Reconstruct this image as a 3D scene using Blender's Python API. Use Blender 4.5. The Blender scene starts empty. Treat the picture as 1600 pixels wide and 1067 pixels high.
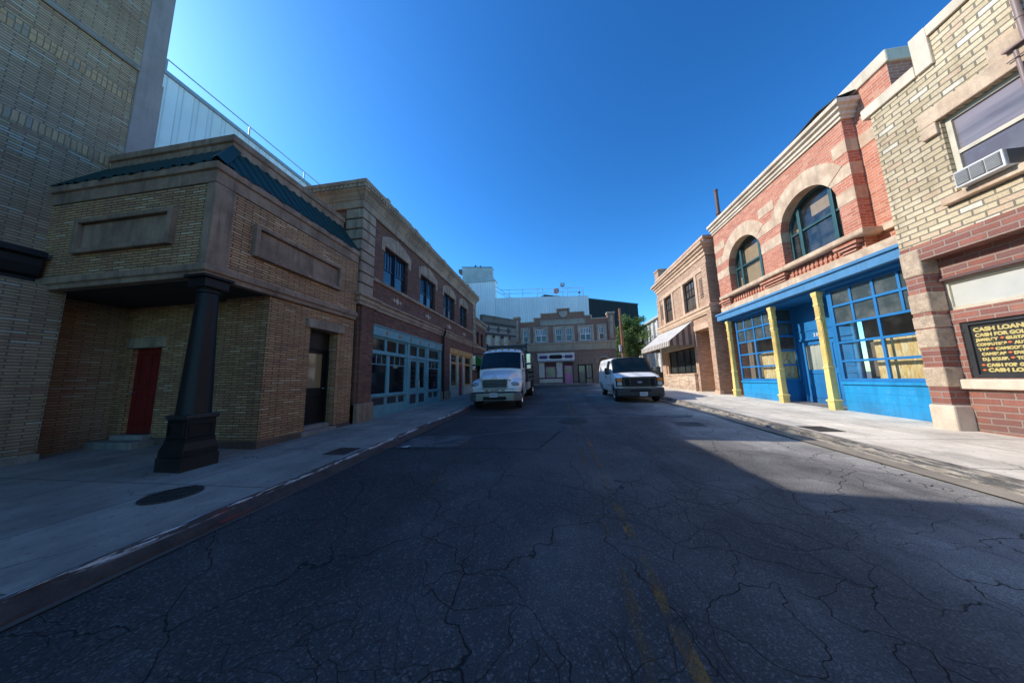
import bpy, bmesh, math, random
from mathutils import Vector, Matrix
random.seed(7)
SC = bpy.context.scene
COL = SC.collection
rad = math.radians
SLOPE = 0.027


def gz(y):
    """height of the road surface: the street climbs gently, flat far ahead and far behind"""
    return SLOPE * max(-20.0, min(33.0, y))


# ------------------------------------------------------------------ node helpers
class NT:
    def __init__(s, name):
        s.m = bpy.data.materials.new(name)
        s.m.use_nodes = True
        s.t = s.m.node_tree
        s.b = s.t.nodes['Principled BSDF']
        s.out = s.t.nodes['Material Output']

    def n(s, typ, **kw):
        nd = s.t.nodes.new('ShaderNode' + typ)
        for k, v in kw.items():
            setattr(nd, k, v)
        return nd

    def set(s, sock, v):
        if hasattr(v, 'is_linked'):
            s.t.links.new(v, sock)
        elif isinstance(v, (tuple, list)) and len(v) == 3 and sock.type == 'RGBA':
            sock.default_value = (*v, 1)
        else:
            sock.default_value = v

    def math(s, op, a, b=0.0, c=None, clamp=False):
        nd = s.n('Math', operation=op, use_clamp=clamp)
        s.set(nd.inputs[0], a)
        s.set(nd.inputs[1], b)
        if c is not None:
            s.set(nd.inputs[2], c)
        return nd.outputs[0]

    def mix(s, f, a, b, mode='MIX'):
        nd = s.n('Mix', data_type='RGBA', blend_type=mode)
        s.set(nd.inputs[0], f)
        s.set(nd.inputs[6], a)
        s.set(nd.inputs[7], b)
        return nd.outputs[2]

    def ramp(s, f, stops, interp='LINEAR'):
        nd = s.n('ValToRGB')
        cr = nd.color_ramp
        cr.interpolation = interp
        while len(cr.elements) < len(stops):
            cr.elements.new(0.5)
        for e, (p, c) in zip(cr.elements, stops):
            e.position = p
            e.color = (*c, 1) if not isinstance(c, (int, float)) else (c, c, c, 1)
        s.set(nd.inputs[0], f)
        return nd.outputs[0]

    def noise(s, vec, scale, detail=4, rough=.55, dist=0.0):
        nd = s.n('TexNoise')
        nd.inputs['Scale'].default_value = scale
        nd.inputs['Detail'].default_value = detail
        nd.inputs['Roughness'].default_value = rough
        nd.inputs['Distortion'].default_value = dist
        if vec is not None:
            s.set(nd.inputs['Vector'], vec)
        return nd.outputs[0]

    def mapping(s, vec, scale=(1, 1, 1), loc=(0, 0, 0), rot=(0, 0, 0)):
        nd = s.n('Mapping')
        s.set(nd.inputs['Vector'], vec)
        nd.inputs['Scale'].default_value = scale
        nd.inputs['Location'].default_value = loc
        nd.inputs['Rotation'].default_value = rot
        return nd.outputs[0]

    def pos(s):
        return s.n('NewGeometry').outputs['Position']

    def uv(s):
        return s.n('UVMap').outputs[0]

    def bump(s, h, dist=.01, strength=1.0):
        nd = s.n('Bump')
        nd.inputs['Strength'].default_value = strength
        nd.inputs['Distance'].default_value = dist
        s.set(nd.inputs['Height'], h)
        s.t.links.new(nd.outputs[0], s.b.inputs['Normal'])

    def base(s, c):
        s.set(s.b.inputs['Base Color'], c)

    def grime(s, c, amount=.6, top=.55):
        """splash dirt that builds up just above the pavement"""
        sep = s.n('SeparateXYZ')
        s.set(sep.inputs[0], s.pos())
        h = s.math('SUBTRACT', s.math('SUBTRACT', sep.outputs[2], s.math('MULTIPLY', sep.outputs[1], SLOPE)), .13)
        h = s.math('ADD', h, s.math('MULTIPLY', s.math('SUBTRACT', s.noise(s.pos(), 2.6, 6, .65), .5), .9))
        return s.mix(s.math('MULTIPLY', s.ramp(h, [(.0, 1.0), (top, 0.0)]), amount), c, s.mix(.55, (.09, .075, .06), c, 'MIX'))

    def rough(s, v):
        s.set(s.b.inputs['Roughness'], v)


def sc(c, k):
    return tuple(x * k for x in c)


def brick(name, pal, mortar, bw, bh, ms=.009, dirt=.35, weights=None, rough=.85, bumpd=.012, streak=.35, off=.5, lowdirt=0.0):
    t = NT(name)
    uv = t.uv()
    wob = t.n('TexNoise')
    wob.inputs['Scale'].default_value = 2.5
    wob.inputs['Detail'].default_value = 3
    t.set(wob.inputs['Vector'], uv)
    w2 = t.n('VectorMath', operation='SUBTRACT')
    t.set(w2.inputs[0], wob.outputs[1])
    w2.inputs[1].default_value = (.5, .5, .5)
    w3 = t.n('VectorMath', operation='SCALE')
    t.set(w3.inputs[0], w2.outputs[0])
    w3.inputs['Scale'].default_value = bh * .22
    w4 = t.n('VectorMath', operation='ADD')
    t.set(w4.inputs[0], uv)
    t.set(w4.inputs[1], w3.outputs[0])
    br = t.n('TexBrick')
    t.set(br.inputs['Vector'], w4.outputs[0])
    br.inputs['Color1'].default_value = (0, 0, 0, 1)
    br.inputs['Color2'].default_value = (1, 1, 1, 1)
    br.inputs['Mortar'].default_value = (0, 0, 0, 1)
    br.inputs['Scale'].default_value = 1
    br.inputs['Mortar Size'].default_value = ms
    br.inputs['Mortar Smooth'].default_value = .25
    br.inputs['Brick Width'].default_value = bw
    br.inputs['Row Height'].default_value = bh
    br.offset = off
    br.offset_frequency = 2
    n = len(pal)
    weights = weights or [1] * n
    tot = sum(weights)
    acc = 0
    stops = []
    for c, w in zip(pal, weights):
        stops.append((acc / tot, c))
        acc += w
    col = t.ramp(br.outputs['Color'], stops, 'CONSTANT')
    fine = t.noise(uv, 38, 5, .65)
    col = t.mix(1.0, col, t.ramp(fine, [(.25, .72), (.75, 1.2)]), 'MULTIPLY')
    col = t.mix(br.outputs['Fac'], col, mortar)
    big = t.noise(t.pos(), .55, 6, .6)
    st = t.noise(t.mapping(uv, (5.0, .35, 1)), 1.0, 5, .6)
    d = t.math('ADD', t.math('MULTIPLY', t.ramp(big, [(.35, 1.0), (.62, 0.0)]), dirt), t.math('MULTIPLY', t.ramp(st, [(.5, 0.0), (.72, 1.0)]), streak), clamp=True)
    col = t.mix(d, col, t.mix(1.0, col, (.42, .38, .34), 'MULTIPLY'))
    t.base(t.grime(col))
    t.rough(rough)
    h = t.math('ADD', t.math('SUBTRACT', 1.0, br.outputs['Fac']), t.math('MULTIPLY', fine, .35))
    t.bump(h, bumpd)
    return t.m


def stone(name, col, var=.35, scale=2.0, streak=.4, rough=.85, bumpd=.006, tint=None, grain=70):
    t = NT(name)
    p = t.pos()
    big = t.noise(p, scale, 7, .62)
    c = t.ramp(big, [(.3, sc(col, 1 - var)), (.5, col), (.72, sc(col, 1 + var * .6))])
    if tint:
        c = t.mix(t.ramp(t.noise(p, scale * .7, 5, .6), [(.42, 0.0), (.65, .75)]), c, tint)
    g = t.noise(p, grain, 4, .7)
    c = t.mix(1.0, c, t.ramp(g, [(.25, .78), (.75, 1.15)]), 'MULTIPLY')
    st = t.noise(t.mapping(t.uv(), (7, .5, 1)), 1.0, 6, .65)
    c = t.mix(t.math('MULTIPLY', t.ramp(st, [(.48, 0.0), (.7, 1.0)]), streak), c, sc(col, .3))
    t.base(t.grime(c, .5, .4))
    t.rough(rough)
    t.bump(t.math('ADD', t.math('MULTIPLY', big, .8), t.math('MULTIPLY', g, .35)), bumpd)
    return t.m


def paint(name, col, rough=.45, wear=.25, under=None, metal=0.0, scale=3.0, streak=.15, grain=True, spec=.5):
    t = NT(name)
    p = t.pos()
    n1 = t.noise(p, scale, 6, .6)
    c = t.ramp(n1, [(.3, sc(col, .78)), (.55, col), (.8, sc(col, 1.12))])
    if wear > 0:
        n2 = t.noise(p, scale * 6, 7, .7)
        c = t.mix(t.math('MULTIPLY', t.ramp(n2, [(.58, 0.0), (.68, 1.0)]), wear), c, under or sc(col, .4))
    if streak:
        st = t.noise(t.mapping(t.uv(), (9, .6, 1)), 1.0, 5, .6)
        c = t.mix(t.math('MULTIPLY', t.ramp(st, [(.5, 0.0), (.72, 1.0)]), streak), c, sc(col, .45))
        c = t.grime(c, .45, .35)
    t.base(c)
    t.b.inputs['Metallic'].default_value = metal
    t.b.inputs['Specular IOR Level'].default_value = spec
    t.rough(t.math('ADD', t.math('MULTIPLY', n1, .25), rough - .12))
    if grain:
        t.bump(t.noise(p, 45, 3), .0015)
    return t.m


def plain(name, col, rough=.5, metal=0.0, spec=.5, var=.12):
    t = NT(name)
    n1 = t.noise(t.pos(), 9, 4, .6)
    t.base(t.ramp(n1, [(.3, sc(col, 1 - var)), (.7, sc(col, 1 + var * .7))]))
    t.rough(t.math('ADD', t.math('MULTIPLY', n1, .1), rough - .05))
    t.b.inputs['Metallic'].default_value = metal
    t.b.inputs['Specular IOR Level'].default_value = spec
    return t.m


def glass_dark(name, col=(.012, .014, .016), rough=.03, wav=.004, spec=.6, dust=.12, band=0.0):
    """old window glass in front of an unlit room: dark, wavy, dusty"""
    t = NT(name)
    p = t.pos()
    d = t.noise(p, 2.2, 6, .65)
    if band:
        b = t.noise(t.mapping(p, (.3, .25, 3.2)), 1.0, 4, .6)
        col = t.mix(t.math('MULTIPLY', t.ramp(b, [(.40, 0.0), (.58, 1.0)]), band), col, sc(col, .22))
    t.base(t.mix(t.math('MULTIPLY', t.ramp(d, [(.45, 0.0), (.75, 1.0)]), dust), col, (.25, .25, .24)))
    t.rough(t.math('ADD', t.math('MULTIPLY', d, .08), rough))
    t.b.inputs['Specular IOR Level'].default_value = spec
    t.bump(t.noise(p, 1.6, 2), wav)
    return t.m


def glass_clear(name, tint=(.9, .95, .93), refl=.12, dust=.06):
    t = NT(name)
    tr = t.n('BsdfTransparent')
    tr.inputs[0].default_value = (*tint, 1)
    gl = t.n('BsdfGlossy')
    gl.inputs['Roughness'].default_value = .09
    df = t.n('BsdfDiffuse')
    df.inputs[0].default_value = (.5, .5, .48, 1)
    lw = t.n('LayerWeight')
    lw.inputs['Blend'].default_value = .5
    m1 = t.n('MixShader')
    t.set(m1.inputs[0], t.math('ADD', t.math('MULTIPLY', t.math('POWER', lw.outputs['Facing'], 5.0), .9), .035 + refl * .1, clamp=True))
    t.t.links.new(tr.outputs[0], m1.inputs[1])
    t.t.links.new(gl.outputs[0], m1.inputs[2])
    m2 = t.n('MixShader')
    dn = t.noise(t.pos(), 3, 6, .7)
    t.set(m2.inputs[0], t.math('MULTIPLY', t.ramp(dn, [(.4, 0.2), (.75, 1.0)]), dust))
    t.t.links.new(m1.outputs[0], m2.inputs[1])
    t.t.links.new(df.outputs[0], m2.inputs[2])
    t.t.links.new(m2.outputs[0], t.out.inputs[0])
    return t.m


# ------------------------------------------------------------------ mesh helpers
class MB:
    def __init__(s):
        s.v, s.f = [], []

    def face(s, pts):
        i = len(s.v)
        s.v += [tuple(p) for p in pts]
        s.f.append(tuple(range(i, i + len(pts))))

    def box(s, x0, x1, y0, y1, z0, z1):
        i = len(s.v)
        s.v += [(x, y, z) for x in (x0, x1) for y in (y0, y1) for z in (z0, z1)]
        for q in ((0, 1, 3, 2), (4, 6, 7, 5), (0, 4, 5, 1), (2, 3, 7, 6), (0, 2, 6, 4), (1, 5, 7, 3)):
            s.f.append(tuple(i + k for k in q))
        return s

    def hexa(s, a, b):
        """a, b: two rings of equal length joined by sides and capped"""
        i, n = len(s.v), len(a)
        s.v += [tuple(p) for p in a] + [tuple(p) for p in b]
        for k in range(n):
            l = (k + 1) % n
            s.f.append((i + k, i + l, i + n + l, i + n + k))
        s.f.append(tuple(i + k for k in range(n)))
        s.f.append(tuple(i + n + k for k in reversed(range(n))))
        return s

    def loft(s, rings, cap0=True, cap1=True, closed=True, skip=()):
        i, n = len(s.v), len(rings[0])
        for r in rings:
            s.v += [tuple(p) for p in r]
        for a in range(len(rings) - 1):
            for k in range(n if closed else n - 1):
                if (a, k) in skip:
                    continue
                l = (k + 1) % n
                s.f.append((i + a * n + k, i + a * n + l, i + (a + 1) * n + l, i + (a + 1) * n + k))
        if cap0:
            s.f.append(tuple(i + k for k in range(n)))
        if cap1:
            s.f.append(tuple(i + (len(rings) - 1) * n + k for k in reversed(range(n))))
        return s

    def lathe(s, prof, c=(0, 0, 0), axis='z', seg=20, a0=0.0, caps=True):
        """prof: (r, h) along the axis"""
        rings = []
        for r, h in prof:
            ring = []
            for k in range(seg):
                a = a0 + 2 * math.pi * k / seg
                u, v = r * math.cos(a), r * math.sin(a)
                p = {'z': (u, v, h), 'x': (h, u, v), 'y': (u, h, v)}[axis]
                ring.append((c[0] + p[0], c[1] + p[1], c[2] + p[2]))
            rings.append(ring)
        return s.loft(rings, caps, caps)

    def tube(s, p0, p1, r, seg=10, r1=None):
        p0, p1 = Vector(p0), Vector(p1)
        d = (p1 - p0).normalized()
        a = d.cross(Vector((0, 0, 1)) if abs(d.z) < .9 else Vector((1, 0, 0))).normalized()
        b = d.cross(a)
        r1 = r if r1 is None else r1
        rings = []
        for p, rr in ((p0, r), (p1, r1)):
            rings.append([tuple(p + a * (rr * math.cos(2 * math.pi * k / seg)) + b * (rr * math.sin(2 * math.pi * k / seg))) for k in range(seg)])
        return s.loft(rings)

    def sweep(s, path, prof, flip=1, caps=True):
        """prof (d outward, z) swept along a plan path (x, y); outward is to the right of the walk, times flip"""
        n = len(path)
        rings = []
        for i in range(n):
            p = Vector(path[i])
            ns = []
            if i > 0:
                t = (p - Vector(path[i - 1])).normalized()
                ns.append(Vector((t.y, -t.x)))
            if i < n - 1:
                t = (Vector(path[i + 1]) - p).normalized()
                ns.append(Vector((t.y, -t.x)))
            if len(ns) == 2:
                m = (ns[0] + ns[1])
                m = m / max(m.dot(ns[0]), 1e-6)
            else:
                m = ns[0]
            rings.append([(p.x + m.x * d * flip, p.y + m.y * d * flip, z) for d, z in prof])
        return s.loft(rings, caps, caps)

    def add(s, o, mat=None):
        i = len(s.v)
        s.v += [tuple(mat @ Vector(p)) if mat else p for p in o.v]
        s.f += [tuple(i + k for k in f) for f in o.f]
        return s


def srt(p):
    return (min(p), max(p))


class Fr:
    """facade frame: u along the facade, d outward, z up.  axis 'x': plane x=c, outward sgn; axis 'y': plane y=c"""
    def __init__(s, axis, c, sgn):
        s.a, s.c, s.s = axis, c, sgn

    def p(s, u, z, d=0.0):
        return (s.c + s.s * d, u, z) if s.a == 'x' else (u, s.c + s.s * d, z)

    def box(s, mb, u0, u1, z0, z1, d0, d1):
        if s.a == 'x':
            x = srt((s.c + s.s * d0, s.c + s.s * d1))
            return mb.box(x[0], x[1], u0, u1, z0, z1)
        y = srt((s.c + s.s * d0, s.c + s.s * d1))
        return mb.box(u0, u1, y[0], y[1], z0, z1)

    def poly(s, mb, pts, d0, d1):
        return mb.hexa([s.p(u, z, d0) for u, z in pts], [s.p(u, z, d1) for u, z in pts])

    def at(s, d):
        return Fr(s.a, s.c + s.s * d, s.s)

    def flip(s):
        """a walk direction along +u has the outward side on its right (+1) or left (-1)"""
        return s.s if s.a == 'x' else -s.s


ARC = 14


def arc_top(o, u):
    """top height of opening o at u"""
    if not o.get('arch'):
        return o['z1']
    c, r = (o['u0'] + o['u1']) / 2, (o['u1'] - o['u0']) / 2
    k = max(0.0, 1 - ((u - c) / r) ** 2)
    return o['z1'] + o['arch'] * math.sqrt(k)


def wall(mb, fr, u0, u1, z0, z1, ops=(), depth=.25, top=None):
    """a facade sheet with openings and their reveals; top(u) optional outline"""
    us = {u0, u1}
    for o in ops:
        us |= {o['u0'], o['u1']}
        if o.get('arch'):
            c, r = (o['u0'] + o['u1']) / 2, (o['u1'] - o['u0']) / 2
            us |= {c - r * math.cos(math.pi * k / ARC) for k in range(1, ARC)}
    us = sorted(u for u in us if u0 - 1e-6 <= u <= u1 + 1e-6)
    for a, b in zip(us, us[1:]):
        if b - a < 1e-5:
            continue
        m = (a + b) / 2
        cov = sorted([o for o in ops if o['u0'] < m < o['u1']], key=lambda o: o['z0'])
        za, zb = z0, z0
        for o in cov:
            if o['z0'] > za + 1e-5:
                mb.face([fr.p(a, za), fr.p(b, zb), fr.p(b, o['z0']), fr.p(a, o['z0'])])
            za, zb = arc_top(o, a), arc_top(o, b)
            dd = o.get('depth', depth)
            mb.face([fr.p(a, za), fr.p(b, zb), fr.p(b, zb, -dd), fr.p(a, za, -dd)])
            if not o.get('nosill') and o['z0'] > z0:
                mb.face([fr.p(a, o['z0']), fr.p(b, o['z0']), fr.p(b, o['z0'], -dd), fr.p(a, o['z0'], -dd)])
        if z1 > za + 1e-5:
            mb.face([fr.p(a, za), fr.p(b, zb), fr.p(b, z1), fr.p(a, z1)])
    for o in ops:
        dd = o.get('depth', depth)
        for u in (o['u0'], o['u1']):
            mb.face([fr.p(u, o['z0']), fr.p(u, o['z1']), fr.p(u, o['z1'], -dd), fr.p(u, o['z0'], -dd)])
    return mb


def build(name, mb, mat, parent=None, bevel=0.0, smooth=False, rot=None, subsurf=0, seg=2):
    me = bpy.data.meshes.new(name)
    off = Vector(parent['_w']) if parent is not None else Vector((0, 0, 0))
    me.from_pydata([tuple(Vector(p) - off) for p in mb.v], [], mb.f)
    bm = bmesh.new()
    bm.from_mesh(me)
    bmesh.ops.remove_doubles(bm, verts=bm.verts, dist=.0004)
    bmesh.ops.recalc_face_normals(bm, faces=bm.faces)
    uvl = bm.loops.layers.uv.new('UVMap')
    for f in bm.faces:
        n = f.normal
        ax = max(range(3), key=lambda k: abs(n[k]))
        if abs(n.z) > .75:
            ax = 2
        elif ax == 2:
            ax = 0 if abs(n.x) > abs(n.y) else 1
        for l in f.loops:
            c = l.vert.co + off
            l[uvl].uv = ((c.y, c.z), (c.x, c.z), (c.x, c.y))[ax]
        f.smooth = smooth
    bm.to_mesh(me)
    bm.free()
    o = bpy.data.objects.new(name, me)
    COL.objects.link(o)
    me.materials.append(mat)
    if parent is not None:
        o.parent = parent
        o['_w'] = parent['_w']
    else:
        o['_w'] = (0, 0, 0)
    if bevel:
        b = o.modifiers.new('edge', 'BEVEL')
        b.width = bevel
        b.segments = seg
        b.limit_method = 'ANGLE'
        b.angle_limit = rad(35)
    if subsurf:
        b = o.modifiers.new('sub', 'SUBSURF')
        b.levels = b.render_levels = subsurf
    if smooth:
        try:
            me.set_sharp_from_angle(angle=rad(38))
        except Exception:
            pass
    return o


def build_each(name, mb, mat, parent=None, gap=.004, **k):
    """one object for every separate cluster of touching shells"""
    n = len(mb.f)
    key = {}
    par = list(range(n))

    def find(i):
        while par[i] != i:
            par[i] = par[par[i]]
            i = par[i]
        return i
    for i, f in enumerate(mb.f):
        for v in f:
            q = v
            if q in key:
                par[find(i)] = find(key[q])
            else:
                key[q] = i
    isl = {}
    for i in range(n):
        isl.setdefault(find(i), []).append(i)
    boxes = []
    for fs in isl.values():
        vs = [mb.v[v] for i in fs for v in mb.f[i]]
        boxes.append([fs, [min(c) - gap for c in zip(*vs)], [max(c) + gap for c in zip(*vs)]])
    m = len(boxes)
    p2 = list(range(m))

    def find2(i):
        while p2[i] != i:
            i = p2[i]
        return i
    for i in range(m):
        for j in range(i):
            if all(boxes[i][1][a] <= boxes[j][2][a] and boxes[j][1][a] <= boxes[i][2][a] for a in range(3)):
                p2[find2(i)] = find2(j)
    groups = {}
    for i in range(m):
        groups.setdefault(find2(i), []).extend(boxes[i][0])
    out = []
    for fs in groups.values():
        q = MB()
        for i in fs:
            q.face([mb.v[v] for v in mb.f[i]])
        out.append(build(name, q, mat, parent, **k))
    return out


def thing(name, label, cat, loc=(0, 0, 0), group=None):
    o = bpy.data.objects.new(name, None)
    COL.objects.link(o)
    o.location = loc
    o.empty_display_size = .3
    o['_w'] = tuple(loc)
    o['label'] = label
    o['category'] = cat
    if group:
        o['group'] = group
    return o


def tag(o, label, cat, group=None):
    o['label'] = label
    o['category'] = cat
    if group:
        o['group'] = group
    return o


def struct(name, mb, mat, **k):
    o = build(name, mb, mat, **k)
    o['kind'] = 'structure'
    return o


def text_mesh(s, size, bold=0.0, extr=.004, align='LEFT', spacing=1.0):
    cu = bpy.data.curves.new('lettering', 'FONT')
    cu.body = s
    cu.size = size
    cu.offset = bold
    cu.extrude = extr
    cu.align_x = align
    cu.space_character = spacing
    o = bpy.data.objects.new('lettering', cu)
    COL.objects.link(o)
    dg = bpy.context.evaluated_depsgraph_get()
    me = bpy.data.meshes.new_from_object(o.evaluated_get(dg))
    mb = MB()
    mb.v = [tuple(v.co) for v in me.vertices]
    mb.f = [tuple(p.vertices) for p in me.polygons]
    bpy.data.objects.remove(o)
    bpy.data.curves.remove(cu)
    bpy.data.meshes.remove(me)
    return mb


def window(parent, fr, u0, u1, z0, z1, setd, fmat, gmat, cols=(), rows=(), fw=.06, mw=.03, thick=.06, name='window', topw=None, panemat=None, subcols=None):
    """frame (outer sides plus glazing bars) as a part and its pane as a sub-part. cols/rows are positions 0..1; subcols: (z0frac, z1frac, [fractions])"""
    f = fr.at(-setd)
    mb = MB()
    tw = topw or fw
    f.box(mb, u0, u0 + fw, z0, z1, -thick, 0)
    f.box(mb, u1 - fw, u1, z0, z1, -thick, 0)
    f.box(mb, u0 + fw, u1 - fw, z1 - tw, z1, -thick, -.002)
    f.box(mb, u0 + fw, u1 - fw, z0, z0 + fw, -thick, -.002)
    a, b, c, d = u0 + fw, u1 - fw, z0 + fw, z1 - tw
    for k in rows:
        z = c + (d - c) * k
        f.box(mb, a, b, z - mw / 2, z + mw / 2, -thick + .008, -.006)
    for k in cols:
        u = a + (b - a) * k
        w = mw
        if isinstance(k, tuple):
            pass
        f.box(mb, u - w / 2, u + w / 2, c, d, -thick + .012, -.010)
    for lo, hi, ks in (subcols or ()):
        for k in ks:
            u = a + (b - a) * k
            f.box(mb, u - mw * .35, u + mw * .35, c + (d - c) * lo, c + (d - c) * hi, -thick + .014, -.013)
    w = build(name, mb, fmat, parent)
    g = MB()
    g.face([f.p(a, c, -thick * .6), f.p(b, c, -thick * .6), f.p(b, d, -thick * .6), f.p(a, d, -thick * .6)])
    build('pane', g, gmat, w)
    return w


# ------------------------------------------------------------------ materials
TAN = brick('tan_roman_brick', [(.62, .335, .155), (.69, .39, .19), (.53, .28, .135), (.64, .31, .16), (.76, .50, .30), (.46, .24, .135)], (.085, .055, .032), .29, .0525, .009, .45, [4, 4, 3, 2, 1.2, 1], streak=.25)
TOWERB = brick('grey_tan_long_brick', [(.47, .31, .195), (.53, .355, .23), (.43, .28, .175), (.50, .36, .20), (.42, .22, .14), (.54, .46, .36)], (.19, .15, .11), .31, .056, .010, .35, [5, 5, 4, 1.3, .6, 1.5], streak=.3)
SOLDIER = brick('soldier_course_brick', [(.56, .35, .19), (.54, .34, .20), (.50, .30, .17), (.44, .25, .15), (.36, .28, .21)], (.22, .16, .11), .075, .24, .008, .25, [4, 3, 2, 1, .7], off=0)
REDDK = brick('dark_red_brick', [(.25, .10, .06), (.29, .115, .07), (.21, .09, .058), (.32, .15, .10), (.16, .072, .052)], (.15, .095, .068), .21, .07, .010, .35, [4, 4, 3, 1, 1.5])
RED = brick('orange_red_brick', [(.60, .20, .115), (.66, .24, .145), (.54, .175, .10), (.70, .30, .19)], (.66, .47, .36), .24, .083, .0085, .2, [4, 4, 3, 1.5], streak=.15, bumpd=.008)
YEL = brick('yellow_face_brick', [(.74, .585, .375), (.79, .64, .43), (.67, .52, .33), (.88, .79, .64), (.74, .53, .35)], (.27, .225, .16), .31, .112, .014, .4, [5, 4, 3, 1.2, 1], streak=.3, bumpd=.02)
MAROON = brick('maroon_brick', [(.33, .125, .09), (.38, .145, .105), (.29, .115, .09), (.43, .18, .125), (.26, .125, .11)], (.38, .27, .22), .36, .118, .016, .3, [4, 4, 3, 2, 1], streak=.2, bumpd=.02)
BROWN = brick('brown_pink_brick', [(.62, .37, .235), (.68, .41, .26), (.55, .33, .21), (.72, .47, .32)], (.42, .30, .21), .22, .072, .010, .25, streak=.2)
LTBRK = brick('rubbed_light_brick', [(.66, .46, .32), (.74, .55, .40), (.58, .38, .26), (.80, .65, .50)], (.42, .31, .22), .34, .085, .012, .3)
FARBRK = brick('faded_brown_brick', [(.28, .18, .135), (.32, .205, .15), (.25, .16, .125), (.36, .24, .18)], (.27, .21, .17), .24, .08, .012, .35)
FARRED = brick('faded_red_brick', [(.36, .18, .125), (.40, .205, .14), (.32, .16, .12)], (.30, .21, .165), .24, .08, .010, .3)
GREYBRK = brick('grey_brown_brick', [(.16, .14, .13), (.19, .165, .15), (.14, .125, .12)], (.17, .15, .14), .24, .08, .010, .3)
STUCCO = stone('brown_stucco', (.37, .235, .155), .42, 2.2, .7, tint=(.21, .125, .08))
STONE2 = stone('weathered_brownstone', (.42, .30, .205), .4, 1.8, .65, tint=(.24, .16, .11))
STONEL = stone('pale_sandstone', (.56, .46, .35), .3, 2.2, .3, tint=(.44, .34, .25))
SANDRED = stone('warm_sandstone', (.72, .53, .37), .30, 3.2, .35, tint=(.54, .35, .23), bumpd=.02)
CREAMST = stone('cream_stone', (.78, .65, .50), .24, 1.8, .25, tint=(.60, .47, .34))
ROUGHST = stone('rock_faced_stone', (.62, .465, .33), .35, 7.0, .1, bumpd=.05, tint=(.46, .335, .235), grain=30)
TANST = stone('tan_brown_stone', (.72, .49, .33), .25, 1.8, .35, tint=(.60, .39, .26))
GREYST = stone('grey_cast_stone', (.43, .36, .28), .35, 1.6, .5)
CONC = stone('grey_concrete', (.30, .27, .24), .3, 1.5, .4)
MAUVE = stone('mauve_concrete', (.34, .275, .265), .18, 1.0, .25)
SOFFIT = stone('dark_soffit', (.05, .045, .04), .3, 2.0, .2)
BLACKP = paint('black_iron_paint', (.012, .011, .012), .42, .3, (.045, .034, .026), spec=.25)
BELTBLK = paint('black_cornice_paint', (.010, .010, .014), .5, .1)
TEAL = paint('teal_paint', (.16, .37, .42), .5, .25, (.09, .17, .19), streak=.35)
TEALD = plain('dark_plum_panel', (.045, .042, .055), .5)
NAVY = paint('navy_window_paint', (.012, .02, .045), .3, .05)
BLUE = paint('bright_blue_paint', (.018, .19, .47), .5, .35, (.07, .25, .46), streak=.35, scale=1.6)
BLUEC = paint('sky_blue_panel_paint', (.012, .29, .60), .5, .5, (.16, .38, .56), streak=.45, scale=1.4)
YELP = paint('yellow_paint', (.86, .64, .22), .5, .45, (.60, .44, .22), streak=.35)
GREENP = paint('dark_green_window_paint', (.035, .105, .11), .4, .15)
GREENR = paint('green_metal_roof', (.011, .042, .036), .6, .25, (.03, .05, .05), streak=.4, scale=4, spec=.25)
REDDOOR = paint('red_door_paint', (.20, .012, .010), .5, .15)
REDDOOR2 = paint('bright_red_door_paint', (.42, .02, .045), .45, .1)
PINK = paint('pink_paint', (.56, .20, .33), .5, .1)
PURPLE = paint('purple_sign_paint', (.09, .035, .17), .5, .1)
PLUM = paint('plum_trim_paint', (.06, .025, .035), .5, .1)
ORANGEP = paint('ochre_trim_paint', (.66, .35, .11), .5, .2)
CREAMP = paint('cream_paint', (.62, .57, .46), .55, .25)
WHITEP = paint('white_paint', (.72, .71, .68), .5, .12, (.45, .42, .38))
OFFW = paint('offwhite_window_paint', (.66, .58, .44), .5, .2)
GLASSD = glass_dark('dark_window_glass', spec=.5)
GLASSB = glass_dark('sky_reflecting_glass', (.02, .022, .03), .03, .006, 1.0)
GLASSC = glass_clear('clear_window_glass')
GREYPANE = glass_dark('painted_out_pane', (.055, .075, .078), .12, .01, .6, .5)
CURTAIN = stone('net_curtain', (.60, .57, .50), .25, 1.2, .3)
BLACK = plain('black_void', (.006, .006, .007), .8)
RUBBER = plain('tyre_rubber', (.012, .012, .012), .75)
PLASTIC = plain('dark_grey_plastic', (.035, .033, .036), .5)
CHROME = plain('chrome', (.50, .51, .54), .14, 1.0)
STEEL = plain('galvanised_steel', (.42, .44, .46), .4, .9)
RUST = paint('rusty_pipe', (.13, .075, .07), .6, .4, (.24, .12, .08))
IRON = paint('cast_iron_cover', (.045, .038, .036), .6, .3, (.09, .06, .045))
WHITECAR = plain('white_car_paint', (.90, .89, .88), .3, spec=.6, var=.02)
AMBER = plain('amber_lens', (.75, .22, .02), .2)
LAMP = plain('clear_lamp_lens', (.55, .56, .55), .1, .3)
PLATE = plain('licence_plate_white', (.62, .62, .64), .4)
BLUELOGO = plain('blue_logo', (.02, .06, .30), .4)
CARGLASS = glass_dark('car_window_glass', (.004, .010, .012), .015, .002, .40, .05)


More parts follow.
